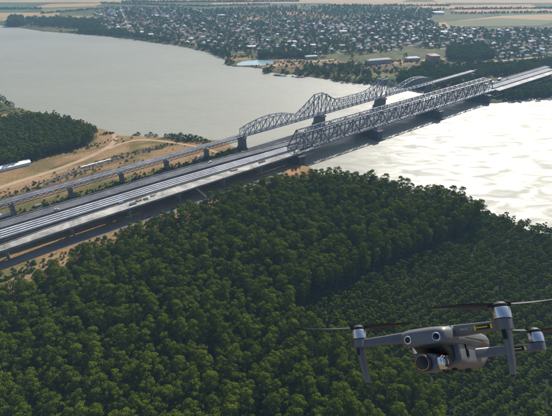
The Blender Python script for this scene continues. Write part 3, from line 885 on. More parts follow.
for a_ in ((330, 66, 170, 40, 200, .2, .6, 0.), (380, 72, 150, 40, 200, .2, .7, 0.), (300, 62, 90, 20, 60, .2, .5, 0.), (235, 57, 60, 20, 60, .2, .6, 0.), (430, 62, 120, 20, 80, .25, .7, 0.), (200, 50, 120, 12, 90, .25, .7, -.6), (90, 33, 180, 16, 90, .3, .8, -.2)):
    scrub(*a_)
tag(stuff_trees('scrub', pts, [[c for c in bush_first[v].children if c.name.startswith('crown')] for v in range(5)], None), 'low scattered scrub on the sandy banks', 'scrub', kind='stuff')

# large buildings that stand out
def big_building(name, x, y, w, l, hgt, rz, wm_, rm_, label, storeys=0, rise=3.0, cat='building'):
    p = gp(x, y, 3)
    e = empty(name, (p.x, p.y, gz(p.x, p.y)), rz)
    (wv, wf), (rv, rf) = house_meshes(w, l, hgt, rise, w < l and rise < 3.5)
    mesh_obj('wall', wv, wf, wm_, e); mesh_obj('roof', rv, rf, rm_, e)
    for s in range(storeys):
        n = int(w // 4.5)
        for k in range(n):
            xx = -w/2 + (k + .5) * w / n
            wnd = box('window', xx - .8, xx + .8, -l/2 - .12, -l/2 + .05, 1.2 + s * 3.4, 3.0 + s * 3.4, M_GLASSD, e)
            box('sill', xx - 1.0, xx + 1.0, -l/2 - .3, -l/2 - .121, .95 + s * 3.4, 1.19 + s * 3.4, M_CONC, e)
    return tag(e, label, cat)
brick = mat('brown_brick', (0.31, 0.20, 0.14), (0.25, 0.16, 0.11), 0.3, 0.85)
big_building('mill_building', 432, 61.5, 23, 25, 15, .15, brick, RM[1], 'large square brown brick block at the town edge above the old bridge', 4, 3.2)
big_building('factory_hall', 378, 63, 15, 62, 8, -1.25, WM[2], RM[5], 'long dark grey factory hall on the sandy flats left of the brown block', 1, 2.5)
big_building('factory_hall', 412, 60.5, 14, 34, 7, -1.35, WM[1], RM[3], 'lower grey roofed hall just left of the brown block', 1, 2.5)
big_building('warehouse', 438, 14, 26, 44, 8, 1.5, WM[0], RM[2], 'bright white warehouse among the far fields', 0, 2.5)
big_building('warehouse', 311, 58.5, 12, 30, 6, -1.3, WM[2], RM[3], 'pale grey shed on the sandy flats behind the pond', 0, 2.0)
for x, y, lab in ((146, 25, 'pink roofed block at the left of the town'), (236, 33, 'long pink roofed row in the mid town'), (251, 48.5, 'white roofed hall above the pond'), (222, 16.5, 'white hall at the far left back of the town'), (343, 33, 'bright white hall in the middle of the town'),
                  (292, 43.5, 'white roofed hall left of the town centre'), (340, 47.5, 'reddish long hall at the town front'), (490, 53.5, 'white hall by the trees at the right of the town'), (443, 33.5, 'white hall above the brown block')):
    pink = 'pink' in lab or 'red' in lab
    big_building('town_hall_block', x, y, 11, 26, 6, -1.45 + random.uniform(-.2, .2), WM[0], RM[4] if pink else RM[2], lab, 0, 2.2)

# white roofed shed on the left bank
p = gp(9, 168, 3)
e = empty('storage_shed', (p.x, p.y, gz(p.x, p.y)), AXRZ + .02)
shed_l, shed_w = 46, 11
(wv, wf), (rv, rf) = house_meshes(shed_w, shed_l, 3.2, 1.1)
rot = lambda L: [(y, -x, z) for x, y, z in L]
mesh_obj('wall', rot(wv), wf, WM[0], e)
mesh_obj('roof', rot(rv), rf, M_WHITE, e)
for k in range(9):
    a = -shed_l/2 + 2 + k * 5.2
    bar('roof_seam', (a, -shed_w/2 - .4, 3.30), (a, 0, 4.50), .22, .12, M_CONC2, e)
    bar('roof_seam', (a, shed_w/2 + .4, 3.30), (a, 0, 4.50), .22, .12, M_CONC2, e)
tag(e, 'long white roofed storage shed beside the dirt road at left', 'shed')
# ------------------------------------------------------------------ new truss bridge with its approach viaducts
def lerp_tab(tab):
    xs = [t[0] for t in tab]; ys = [t[1] for t in tab]
    return lambda u: float(np.interp(u, xs, ys))
def frange(a, b, st):
    n = max(1, int(round((b - a) / st)))
    return [a + (b - a) * i / n for i in range(n + 1)]
U0, U1 = 4.0, 460.0
VN, VF, ZB, ZT = 10.0, 24.0, 13.6, 33.6
tb = empty('truss_bridge', AX0, AXRZ)
tag(tb, 'blue grey steel truss railway bridge of constant height on four dark piers', 'bridge')
NP = 32
PL = (U1 - U0) / NP
for v in (VN, VF):
    for k in range(0, NP, 4):
        bar('bottom_chord', (U0 + k * PL, v, ZB + .6), (U0 + (k + 4) * PL, v, ZB + .6), 1.1, 1.5, M_STEEL, tb)
    for k in range(1, NP - 1, 3):
        bar('top_chord', (U0 + k * PL, v, ZT), (U0 + min(k + 3, NP - 1) * PL, v, ZT), 1.1, 1.2, M_STEEL, tb)
    bar('end_post', (U0, v, ZB + .6), (U0 + PL, v, ZT), 1.05, 1.15, M_STEEL, tb)
    bar('end_post', (U1, v, ZB + .6), (U1 - PL, v, ZT), 1.05, 1.15, M_STEEL, tb)
    for k in range(1, NP):
        u = U0 + k * PL
        bar('vertical', (u, v, ZB + 1.3), (u, v, ZT - .6), .85, .8, M_STEEL, tb)
        if k < NP - 1:
            a, b = (ZB + 1.0, ZT - .4) if k % 2 == 0 else (ZT - .4, ZB + 1.0)
            bar('diagonal', (u, v, a), (u + PL, v, b), 1.0, 1.0, M_STEEL, tb)
    for k in range(0, NP, 4):
        a, b = max(U0 + k * PL, U0 + PL * .55), min(U0 + (k + 4) * PL, U1 - PL * .55)
        bar('middle_chord', (a, v, (ZB + ZT) / 2 - .3), (b, v, (ZB + ZT) / 2 - .3), .6, .7, M_STEEL, tb)
    for k in range(0, NP):          # half-height sub-members
        u = U0 + (k + .5) * PL
        if 0 < k < NP - 1:
            bar('sub_vertical', (u, v, ZB + 1.3), (u, v, (ZB + ZT) / 2), .55, .55, M_STEEL, tb)
for k in range(1, NP):
    u = U0 + k * PL
    bar('top_strut', (u, VN + .56, ZT), (u, VF - .56, ZT), .6, .7, M_STEEL, tb)
    bar('sway_strut', (u, VN + .4, ZT - 5), (u, VF - .4, ZT - 5), .35, .4, M_STEEL, tb)
    if k < NP - 1:
        s = 1 if k % 2 else -1
        vm = (VN + VF) / 2
        bar('lateral_brace', (u + .4, vm - s * 6.4, ZT + .05), (u + PL - .4, vm + s * 6.4, ZT + .05), .4, .4, M_STEEL, tb)
        bar('lateral_brace', (u + .4, vm + s * 6.4, ZT + .5), (u + PL - .4, vm - s * 6.4, ZT + .5), .4, .4, M_STEEL, tb)
for k in range(NP + 1):
    u = U0 + k * PL
    bar('bracket', (u, VN - .6, ZB + .2), (u, 4.6, ZB + .9), .5, .9, M_STEEL_D, tb)
    bar('floor_beam', (u, VN + .56, ZB + .3), (u, VF - .56, ZB + .3), .7, 1.0, M_STEEL_D, tb)
sweep('floor', [U0, U1], lambda u: VN + .58, lambda u: VF - .58, ZB + .9, ZB + 1.5, M_BALL, tb)
sweep('service_walkway', [U0 + 6, U1], lambda u: 4.7, lambda u: VN - .58, ZB + 1.0, ZB + 1.4, M_STEEL_D, tb)
bar('edge_girder', (U0 + 6, 4.4, ZB + .7), (U1, 4.4, ZB + .7), .5, 1.9, M_STEEL, tb)
for k in range(0, NP * 2 + 1):
    bar('railing_post', (U0 + 6 + k * (U1 - U0 - 6) / (NP * 2), 4.6, ZB + 1.65), (U0 + 6 + k * (U1 - U0 - 6) / (NP * 2), 4.6, ZB + 3.0), .22, .22, M_STEEL, tb)
bar('handrail', (U0 + 6, 4.6, ZB + 3.05), (U1, 4.6, ZB + 3.05), .2, .2, M_STEEL, tb)
for vv in (13.3, 14.75, 18.9, 20.35):
    bar('rail', (U0, vv, ZB + 1.62), (U1, vv, ZB + 1.62), .16, .2, M_RAIL, tb)
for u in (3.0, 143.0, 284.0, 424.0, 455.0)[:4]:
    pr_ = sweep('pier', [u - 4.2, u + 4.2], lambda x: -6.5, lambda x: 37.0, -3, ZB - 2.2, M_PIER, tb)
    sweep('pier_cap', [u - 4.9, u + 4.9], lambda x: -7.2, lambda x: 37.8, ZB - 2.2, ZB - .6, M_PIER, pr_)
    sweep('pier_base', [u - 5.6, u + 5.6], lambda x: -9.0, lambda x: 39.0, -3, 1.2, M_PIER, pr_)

# near concrete road deck, still unfinished: it stops just past the first river pier
near_lo = lerp_tab([(-460, -8), (-310, -6.5), (-250, -4), (-95, -3), (0, -1.5), (30, -1)])
near_hi = lerp_tab([(-460, 2), (-310, 4), (-255, 9), (-170, 11.2), (30, 9.2)])
SPANS = [-466, -414, -362, -310, -258, -206, -154, -102, -52, 0]
nd = empty('concrete_viaduct', AX0, AXRZ)
tag(nd, 'pale unfinished concrete road viaduct nearest the forest', 'viaduct')
DZ = 15.0
def viaduct(root, spans, lo, hi, dz, m_top, m_side, pier_w=2.2, parapet=True, ends=True, girders=3, gd=1.9):
    for a, b in zip(spans[:-1], spans[1:]):
        us = frange(a + .12, b - .12, 13)
        sweep('deck_slab', us, lo, hi, dz - .45, dz, m_top, root)
        for gI in range(girders):
            t = (gI + .5) / girders
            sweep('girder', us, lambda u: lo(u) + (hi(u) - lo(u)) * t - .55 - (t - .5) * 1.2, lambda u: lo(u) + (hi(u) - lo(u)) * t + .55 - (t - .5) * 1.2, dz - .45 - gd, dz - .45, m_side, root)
        if parapet:
            sweep('parapet', us, lo, lambda u: lo(u) + .4, dz, dz + .75, m_side, root)
            sweep('parapet', us, lambda u: hi(u) - .4, hi, dz, dz + .75, m_side, root)
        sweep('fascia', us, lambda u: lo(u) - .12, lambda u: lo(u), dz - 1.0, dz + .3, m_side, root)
    for u in spans[1:-1] if not ends else spans:
        c, w = (lo(u) + hi(u)) / 2, (hi(u) - lo(u))
        bar('crosshead', (u, c - w * .42, dz - 3.2), (u, c + w * .42, dz - 3.2), 2.4, 1.6, m_side, root)
        for s in (-.24, .24):
            V, Fc = [], []
            n = 12
            z0 = 1.0
            for zz in (z0, dz - 4.0):
                for i in range(n):
                    t = 2 * math.pi * i / n
                    V.append((u + math.cos(t) * pier_w / 2, c + w * s + math.sin(t) * pier_w / 2, zz))
            for i in range(n):
                Fc.append((i, (i + 1) % n, n + (i + 1) % n, n + i))
            mesh_obj('column', V, Fc, m_side, root, True)
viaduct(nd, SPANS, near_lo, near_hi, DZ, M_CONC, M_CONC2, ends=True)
us = frange(.3, 29, 9)
sweep('deck_slab', us, lambda u: -1.2 + u * .02, lambda u: 9.2, DZ - .45, DZ, M_CONC, nd)
sweep('steel_girder', us, lambda u: -.6, lambda u: .4, DZ - 2.6, DZ - .45, M_STEEL_D, nd)
sweep('steel_girder', us, lambda u: 4.0, lambda u: 5.0, DZ - 2.6, DZ - .45, M_STEEL_D, nd)
sweep('launching_nose', [29.2, 40], lambda u: -.6 + (u - 29) * .1, lambda u: 5.0, lambda u: DZ - 2.4 + (u - 29) * .12, DZ - .6, M_STEEL_D, nd)
sweep('fascia', us, lambda u: -1.32 + u * .02, lambda u: -1.2 + u * .02, DZ - 1.0, DZ + .3, M_CONC2, nd)

# railway deck: dark ballast between four pale concrete walkways, three tracks
tr_lo = lerp_tab([(-466, 10.5), (-310, 12.2), (-170, 12.6), (-85, 11.6), (0, 11.8), (6, 11.8)])
tr_hi = lerp_tab([(-466, 29), (-310, 27.5), (-160, 27.2), (-77, 24.8), (0, 22.6), (6, 22.4)])
rd = empty('railway_viaduct', AX0, AXRZ)
tag(rd, 'railway deck with four bright walkway stripes leading into the truss bridge', 'viaduct')
TZ = 16.4
for a, b in zip(SPANS[:-1], SPANS[1:]):
    us = frange(a + .05, b - .05, 13)
    sweep('track_deck', us, lambda u: tr_lo(u) - .6, lambda u: tr_hi(u) + .6, TZ - 1.6, TZ - .3, M_BALL, rd)
    for k in range(4):
        t = (k + .5) / 4
        sweep('walkway', us, lambda u: tr_lo(u) + (tr_hi(u) - tr_lo(u)) * t - .75, lambda u: tr_lo(u) + (tr_hi(u) - tr_lo(u)) * t + .65, TZ - .3, TZ + .05, M_WALK, rd)
    for k in range(3):
        t = (k + 1) / 4
        for s in (-.6, .6):
            sweep('rail', us, lambda u: tr_lo(u) + (tr_hi(u) - tr_lo(u)) * t + s - .08, lambda u: tr_lo(u) + (tr_hi(u) - tr_lo(u)) * t + s + .08, TZ - .298, TZ - .1, M_RAIL, rd)
    for k in range(2):
        sweep('girder', us, lambda u: (tr_lo(u) if k == 0 else tr_hi(u) - 1), lambda u: (tr_lo(u) + 1 if k == 0 else tr_hi(u)), TZ - 3.4, TZ - 1.6, M_CONC2, rd)
    sweep('pier_wall', [a - 1.2 if a > -466 else a, a + 1.2], lambda u: tr_lo(u) + 2, lambda u: tr_hi(u) - 2, 0.5, TZ - 3.4, M_CONC2, rd)
sweep('transition_slab', [-.05, 3.9], lambda u: 11.3, lambda u: 22.9, TZ - 1.6, TZ - .3, M_BALL, rd)

# far road deck, in use, with parapets, markings and lamps; it runs past the truss to the far bank
fr_lo = lerp_tab([(-466, 32), (-310, 30.6), (-150, 31.5), (-66, 29.5), (0, 25.2), (40, 25.0), (470, 25.0), (760, 25.0)])
fr_hi = lerp_tab([(-466, 45), (-310, 43.5), (-150, 45.5), (-66, 42), (0, 36.6), (40, 36.4), (470, 36.4), (760, 37)])
fr = empty('motorway_viaduct', AX0, AXRZ)
tag(fr, 'grey asphalt motorway viaduct on the far side of the tracks', 'viaduct')
RZ_ = 15.6
fs = SPANS + [143, 284, 424, 470, 520, 570, 620, 670, 720]
fs = sorted(set(fs))
for a, b in zip(fs[:-1], fs[1:]):
    us = frange(a + .08, b - .08, 13)
    dk = sweep('deck_slab', us, fr_lo, fr_hi, RZ_ - .5, RZ_, M_ASPH, fr)
    sweep('girder', us, lambda u: fr_lo(u) + 1.4, lambda u: fr_lo(u) + 2.4, RZ_ - 2.4, RZ_ - .5, M_CONC2, fr)
    sweep('girder', us, lambda u: fr_hi(u) - 2.4, lambda u: fr_hi(u) - 1.4, RZ_ - 2.4, RZ_ - .5, M_CONC2, fr)
    sweep('parapet', us, fr_lo, lambda u: fr_lo(u) + .45, RZ_, RZ_ + .95, M_CONC2, fr)
    sweep('parapet', us, lambda u: fr_hi(u) - .45, fr_hi, RZ_, RZ_ + .95, M_CONC2, fr)
    for t in (.12, .88):
        sweep('edge_line', us, lambda u: fr_lo(u) + (fr_hi(u) - fr_lo(u)) * t - .12, lambda u: fr_lo(u) + (fr_hi(u) - fr_lo(u)) * t + .12, RZ_ - .05, RZ_ + .012, M_WORN, dk)
    for k in range(int((b - a) / 13)):
        u = a + 3 + k * 13
        sweep('lane_dash', [u, u + 5], lambda u: (fr_lo(u) + fr_hi(u)) / 2 - .12, lambda u: (fr_lo(u) + fr_hi(u)) / 2 + .12, RZ_ - .05, RZ_ + .012, M_WORN, dk)
    if a < -10 or a > 430:
        sweep('pier_wall', [a - 1.0, a + 1.0], lambda u: fr_lo(u) + 2.4, lambda u: fr_hi(u) - 2.4, 0.5, RZ_ - 2.4, M_CONC2, fr)

# road and track decks on the far bank, past the truss
fd = empty('concrete_viaduct', AX0, AXRZ)
tag(fd, 'pale concrete road deck at the far end of the truss bridge', 'viaduct')
viaduct(fd, [458, 500, 550, 600, 650, 700], lambda u: -4.5, lambda u: 9.0, DZ, M_CONC, M_CONC2)
sweep('track_deck', [460.2, 700], lambda u: 11.2, lambda u: 23.2, TZ - 2.6, TZ - .6, M_BALL, fd)
for k in range(4):
    vv = 12 + k * 3.4
    sweep('walkway', [460.3, 700], lambda u: vv - .6, lambda u: vv + .6, TZ - .6, TZ - .35, M_WALK, fd)
for k in range(5):
    sweep('pier_wall', [498.8 + k * 50, 501.2 + k * 50], lambda u: 13, lambda u: 21, 0.5, TZ - 2.6, M_CONC2, fd)

# ------------------------------------------------------------------ old cantilever bridge
OB_RZ = AXRZ + math.atan(0.03)
ob = empty('cantilever_bridge', uv(0, 84), OB_RZ)
tag(ob, 'old grey cantilever truss railway bridge with two peaked towers over stone piers', 'bridge')
OZ = 17.6
prof = [(-25, 8), (-17, 10.4), (-8, 12.8), (2, 14.8), (12, 16.2), (24, 16.8), (36, 16.2), (46, 14.8), (56, 12.4), (64, 10), (72, 8), (80, 12.4), (88, 17.2), (97, 23), (107, 29.5), (122, 29.5), (131, 23.5), (140, 18.5), (150, 15.5),
        (160, 14.6), (170, 14.3), (180, 14.3), (190, 14.3), (200, 14.4), (210, 14.8), (220, 15.8), (230, 18.8), (239, 23.8), (248, 29.5), (263, 29.5), (273, 23), (282, 17.2), (290, 12.4), (298, 8), (306, 10), (314, 12.4), (324, 14.8),
        (334, 16.2), (346, 16.8), (358, 16.2), (368, 14.8), (378, 12.8), (387, 10.4), (395, 8)]
HV = 4.6
for s in (-1, 1):
    for i, (x, h) in enumerate(prof):
        hv = HV
        y = s * hv
        big = h > 28
        bar('vertical', (x, y, OZ + .5), (x, y, OZ + h - .3), 1.0 if big else .55, 1.0 if big else .55, M_STEEL_O, ob)
        if i < len(prof) - 1:
            x2, h2 = prof[i + 1]
            bar('top_chord', (x, y, OZ + h), (x2, y, OZ + h2), .9, 1.0, M_STEEL_O, ob)
            bar('bottom_chord', (x, y, OZ), (x2, y, OZ), .9, 1.1, M_STEEL_O, ob)
            bar('diagonal', (x, y, OZ + .6), (x2, y, OZ + h2 - .4), .55, .5, M_STEEL_O, ob)
            if min(h, h2) > 12:
                bar('diagonal', (x, y + s * .3, OZ + h - .4), (x2, y + s * .3, OZ + .6), .45, .45, M_STEEL_O, ob)
            if max(h, h2) > 20 or 140 <= x <= 220:
                bar('middle_brace', (x, y, OZ + h / 2), (x2, y, OZ + h2 / 2), .4, .4, M_STEEL_O, ob)
for i, (x, h) in enumerate(prof):
    bar('top_strut', (x, -HV + .46, OZ + h), (x, HV - .46, OZ + h), .5, .55, M_STEEL_O, ob)
    bar('floor_beam', (x, -HV + .46, OZ - .2), (x, HV - .46, OZ - .2), .6, .8, M_STEEL_O, ob)
    if i < len(prof) - 1:
        x2, h2 = prof[i + 1]
        s = 1 if i % 2 else -1
        bar('lateral_brace', (x, -s * (HV - .5), OZ + h + .1), (x2, s * (HV - .5), OZ + h2 + .1), .35, .35, M_STEEL_O, ob)
sweep('deck', [-25, 395], lambda u: -HV + .5, lambda u: HV - .5, OZ + .2, OZ + .6, M_OLDDECK, ob)
for vv in (-.72, .72):
    bar('rail', (-430, vv, OZ + .9), (560, vv, OZ + .9), .14, .2, M_RAIL, ob)
def stone_pier(x, w_, l_, top, cap=True, z0=-3.0):
    V, Fc = [], []
    prf = [(z0, 1.25), (2.0, 1.18), (2.05, 1.02), (top - 1.6, .92), (top - 1.55, 1.08), (top, 1.08)]
    n = 16
    for zz, k in prf:
        for i in range(n):
            t = 2 * math.pi * i / n
            c, s = math.cos(t), math.sin(t)
            a = math.copysign(abs(c) ** .45, c) * w_ / 2 * k
            b = math.copysign(abs(s) ** .6, s) * l_ / 2 * k
            V.append((x + a, b, zz))
    for j in range(len(prf) - 1):
        for i in range(n):
            Fc.append((j * n + i, j * n + (i + 1) % n, (j + 1) * n + (i + 1) % n, (j + 1) * n + i))
    Fc.append(tuple((len(prf) - 1) * n + i for i in range(n)))
    return mesh_obj('pier', V, Fc, M_STONE, ob)
for x in (115, 255):
    stone_pier(x, 9, 21, OZ - .7)
for x in (-25, 395):
    stone_pier(x, 7.5, 14, OZ - .7)
# approach spans: lattice girders under the deck
def approach(x0, x1, z1=None):
    sweep('deck', [x0, x1], lambda u: -4.2, lambda u: 4.2, OZ + .1, OZ + .6, M_OLDDECK, ob)
    for s in (-1, 1):
        y = s * 2.9
        bar('girder_chord', (x0 + .4, y, OZ - .25), (x1 - .4, y, OZ - .25), .5, .6, M_STEEL_O, ob)
        bar('girder_chord', (x0 + .4, y, OZ - 4.6), (x1 - .4, y, OZ - 4.6), .5, .6, M_STEEL_O, ob)
        n = 9
        for k in range(n):
            a, b = x0 + .4 + (x1 - x0 - .8) * k / n, x0 + .4 + (x1 - x0 - .8) * (k + 1) / n
            bar('lattice', (a, y, OZ - .5), (b, y, OZ - 4.4), .35, .35, M_STEEL_O, ob)
            bar('lattice', (a, y - .2 * s, OZ - 4.4), (b, y - .2 * s, OZ - .5), .35, .35, M_STEEL_O, ob)
        y = s * 4.1
        bar('handrail', (x0, y, OZ + 1.7), (x1, y, OZ + 1.7), .12, .12, M_STEEL_O, ob)
        for k in range(9):
            xx = x0 + 3 + (x1 - x0 - 6) * k / 8
            bar('railing_post', (xx, y, OZ + .6), (xx, y, OZ + 1.65), .12, .12, M_STEEL_O, ob)
ap = [-25 - 54 * k for k in range(8)]
for a, b in zip(ap[1:], ap[:-1]):
    approach(a, b)
for x in ap[1:]:
    stone_pier(x, 4.5, 9, OZ - 5.0, z0=1.0)
ap = [395 + 50 * k for k in range(4)]
for a, b in zip(ap[:-1], ap[1:]):
    approach(a, b)
for x in ap[1:]:
    stone_pier(x, 4.5, 9, OZ - 5.0, z0=1.0)

# ------------------------------------------------------------------ lamps, vehicles and clutter
def lamp_post():
    e = empty('lamp_post')
    V, Fc = [], []
    n = 6
    for zz, r in ((0, .16), (9.5, .08)):
        for i in range(n):
            t = 2 * math.pi * i / n
            V.append((math.cos(t) * r, math.sin(t) * r, zz))
    Fc = [(i, (i + 1) % n, n + (i + 1) % n, n + i) for i in range(n)]
    mesh_obj('pole', V, Fc, M_STEEL_O, e)
    bar('arm', (0, 0, 9.4), (0, -1.9, 9.9), .12, .12, M_STEEL_O, e)
    bar('lamp_head', (0, -1.8, 9.9), (0, -2.6, 9.95), .32, .16, M_CONC, e)
    return e
lp = None
k = 0
for u in list(range(-440, 0, 36)) + list(range(480, 640, 40)):
    o = lamp_post() if lp is None else copy_tree(lp)
    lp = lp or o
    o.location = uv(u, fr_hi(u) - .25, RZ_ + .95)
    o.rotation_euler = (0, 0, AXRZ)
    tag(o, 'thin grey lamp post on the motorway parapet left of the truss bridge' if u < 0 else 'thin grey lamp post on the motorway beyond the truss bridge', 'lamp post', 'lamp posts on the motorway')

def wheel_mesh(r, w):
    bm = bmesh.new()
    bmesh.ops.create_cone(bm, cap_ends=True, segments=14, radius1=r, radius2=r, depth=w, matrix=Matrix.Rotation(math.pi / 2, 4, 'X'))
    me = bpy.data.meshes.new('wheel'); bm.to_mesh(me); bm.free()
    me.materials.append(M_RUBBER)
    return me
WHL = wheel_mesh(.52, .35); WHS = wheel_mesh(.33, .22)
def prism(name, prof_xz, y0, y1, m, parent):
    n = len(prof_xz)
    V = [(x, y0, z) for x, z in prof_xz] + [(x, y1, z) for x, z in prof_xz]
    Fc = [tuple(range(n)), tuple(reversed(range(n, 2 * n)))] + [(i, n + i, n + (i + 1) % n, (i + 1) % n) for i in range(n)]
    return mesh_obj(name, V, Fc, m, parent)
def truck(loc, rz, cab_m, box_m, label, L=11.0):
    e = empty('truck', loc, rz)
    cab = prism('cab', [(L/2 - 2.3, .8), (L/2, .8), (L/2, 1.9), (L/2 - .35, 3.1), (L/2 - 2.3, 3.2)], -1.2, 1.2, cab_m, e)
    prism('windscreen', [(L/2 + .02, 2.0), (L/2 - .3, 3.0), (L/2 - .34, 3.0), (L/2 - .04, 2.0)], -1.05, 1.05, M_GLASSD, cab)
    box('cargo_box', -L/2, L/2 - 2.6, -1.25, 1.25, 1.15, 3.9, box_m, e)
    box('chassis', -L/2 + .3, L/2 - .3, -.5, .5, .6, .8, M_STEEL_D, e)
    for x in (-L/2 + 1.2, -L/2 + 2.5, L/2 - 1.3):
        for s in (-1, 1):
            w = link(bpy.data.objects.new('wheel', WHL), e); w.location = (x, s * 1.02, .52)
    return tag(e, label, 'truck')
def car(loc, rz, m, label):
    e = empty('car', loc, rz)
    prism('body', [(-2.1, .35), (2.1, .35), (2.15, .75), (1.2, .95), (-2.0, 1.0), (-2.15, .7)], -.87, .87, m, e)
    prism('cabin', [(-1.7, .99), (1.1, .94), (.45, 1.45), (-1.3, 1.48)], -.75, .75, M_GLASSD, e)
    prism('roof', [(-1.3, 1.485), (.45, 1.455), (.4, 1.5), (-1.25, 1.53)], -.74, .74, m, e)
    for x in (-1.35, 1.35):
        for s in (-1, 1):
            w = link(bpy.data.objects.new('wheel', WHS), e); w.location = (x, s * .78, .33)
    return tag(e, label, 'car')
M_CARB = mat('blue_car_paint', (0.05, 0.09, 0.2), None, 1, .3); M_CARG = mat('silver_paint', (0.5, 0.5, 0.52), None, 1, .3)
truck(uv(468, 28.4, RZ_), AXRZ, M_WHITE, M_WHITE, 'white box truck on the motorway just past the truss bridge end')
truck(uv(490, 28.4, RZ_), AXRZ, M_RED, M_WHITE, 'red cab truck with white box behind the first truck past the truss end')
truck(uv(524, 33.4, RZ_), AXRZ + math.pi, M_CARB, M_CARG, 'grey box truck farther along the motorway past the truss')
car(uv(507, 28.4, RZ_), AXRZ, M_WHITE, 'white car between the trucks past the truss end')
car(uv(545, 28.4, RZ_), AXRZ, M_CARB, 'dark blue car far along the motorway past the truss')
car(uv(-262, 34.3, RZ_), AXRZ, M_CARG, 'silver car on the motorway viaduct at left')
car(uv(-96, 40.0, RZ_), AXRZ + math.pi, M_WHITE, 'white car on the motorway viaduct near the old bridge pier')
p = gp(3, 217.5, 3); truck((p.x, p.y, gz(p.x, p.y)), AXRZ, M_WHITE, M_WHITE, 'long white truck parked between the old viaduct and the motorway at left', 15.0)
p = gp(189, 195.5, 3); truck((p.x, p.y, gz(p.x, p.y) + .1), AXRZ + .2, M_RED, M_STEEL_D, 'red truck on the ground under the unfinished viaduct', 8.0)
p = gp(202, 158.5, 3); truck((p.x, p.y, gz(p.x, p.y)), AXRZ - .3, M_CARB, M_WHITE, 'white and blue truck parked under the old viaduct', 9.0)

# access stair from the unfinished deck down to the ground
a, b = gp(194.5, 186.5, 15.0), gp(207, 197.5, 3.3)
st = empty('access_stair', (b.x, b.y, 3.0))
d = a - b
side = Vector((-d.y, d.x, 0)).normalized()
for s in (-.75, .75):
    bar('stringer', side * s + Vector((0, 0, .3)), d + side * s, .18, .5, M_CARG, st)
    bar('handrail', side * s + Vector((0, 0, 1.6)), d + side * s + Vector((0, 0, 1.1)), .1, .1, M_CARG, st)
for k in range(1, 30):
    c = d * (k / 30) + Vector((0, 0, .25))
    bar('tread', c - side * .65, c + side * .65, .55, .12, M_CARG, st)
tag(st, 'pale steel access stair slanting from the unfinished deck to the ground', 'stair')

# building material on the unfinished deck
def stack(x, y, z, n, L, w, h, m, label, cat, name):
    p = gp(x, y, z)
    e = empty(name, (p.x, p.y, z), AXRZ + random.uniform(-.1, .1))
    for k in range(n):
        o = random.uniform(-.2, .2)
        box('plank' if cat == 'planks' else 'block', -L/2 + o, L/2 + o, (k - n/2) * w * 1.06, (k - n/2) * w * 1.06 + w, 0, h * random.uniform(.7, 1.1), m, e)
    tag(e, label, cat)
stack(121, 203, 15.0, 3, 5, 1.2, 1.5, M_BLUE, 'blue wrapped pallets at the back of the unfinished deck', 'pallets', 'pallet_stack')
stack(133, 204, 15.0, 4, 6, .9, 1.0, M_STEEL_D, 'dark reinforcement bundles on the unfinished deck', 'bundles', 'rebar_stack')
stack(139, 200.5, 15.0, 3, 5, 1.0, 1.2, M_TIMBER, 'timber formwork stack on the unfinished deck', 'planks', 'timber_stack')
stack(146, 199, 15.0, 4, 4, .8, .9, M_STEEL_D, 'second dark bundle stack farther along the deck', 'bundles', 'rebar_stack')
stack(153, 195.5, 15.0, 3, 4, .9, 1.1, M_CONC, 'pale block stack on the unfinished deck', 'blocks', 'block_stack')
stack(234, 170, 15.0, 4, 8, .9, 1.0, M_TIMBER, 'timber stack on the deck nearer the river', 'planks', 'timber_stack')
stack(262, 162, 15.0, 3, 8, .9, 1.0, M_RUBBLE, 'brown formwork stack on the deck close to the truss', 'planks', 'timber_stack')
stack(281, 153, 15.0, 4, 6, .9, 1.3, M_STEEL_D, 'dark steel stack on the deck beside the truss portal', 'bundles', 'rebar_stack')
stack(31, 264, 3.1, 4, 5, 1.1, .7, M_STEEL_D, 'dark flat stack lying on the sand by the forest edge', 'planks', 'plank_stack')
stack(38, 205.8, 3.1, 3, 6, 1.2, 1.4, M_CONC, 'pale blocks on the grass under the old viaduct', 'blocks', 'block_stack')
# white precast beams lying end to end on the left bank
for k in range(5):
    t = k / 4
    p = gp(85 + 23 * t, 167.2 - 6.2 * t, 3)
    e = empty('precast_beam', (p.x, p.y, gz(p.x, p.y) + .05), AXRZ + .03)
    prism('web', [(-3.9, 0), (3.9, 0), (3.9, 1.5), (-3.9, 1.5)], -.3, .3, M_WHITE, e)
    box('flange', -3.9, 3.9, -.9, .9, 1.5, 1.8, M_WHITE, e)
    tag(e, 'white precast beam in the row between the rubble and the old viaduct', 'beam', 'precast beams on the left bank')
# rubble heaps
def heap(px_, w, hgt, label, m=M_RUBBLE):
    P = [gp(x, y, 3) for x, y in px_]
    V, Fc = [], []
    rows = []
    L = sum((b - a).length for a, b in zip(P[:-1], P[1:]))
    n = int(L / 1.6)
    cum = [0]
    for a, b in zip(P[:-1], P[1:]): cum.append(cum[-1] + (b - a).length)
    m_ = 9
    for i in range(n + 1):
        s = L * i / n
        c = Vector((np.interp(s, cum, [p.x for p in P]), np.interp(s, cum, [p.y for p in P]), 0))
        for j in range(m_):
            t = j / (m_ - 1) * 2 - 1
            q = c + AXN * t * w * random.uniform(.85, 1.1)
            end = min(1, i / 4, (n - i) / 4)
            z = gz(q.x, q.y) - .1 + hgt * max(0, 1 - t * t) * end * random.uniform(.3, 1.25)
            V.append((q.x, q.y, z))
    for i in range(n):
        for j in range(m_ - 1):
            k = i * m_ + j
            Fc.append((k, k + 1, k + m_ + 1, k + m_))
    tag(mesh_obj('rubble_heap', V, Fc, m), label, 'rubble', kind=None)
heap([(42, 184), (55, 180), (70, 174.5), (84, 170)], 4.5, 2.4, 'long dark rubble ridge beside the old viaduct at left')
heap([(90, 166.5), (100, 163.5), (109, 161), (128, 156)], 3.2, 1.8, 'dark rubble ridge behind the white precast beams')
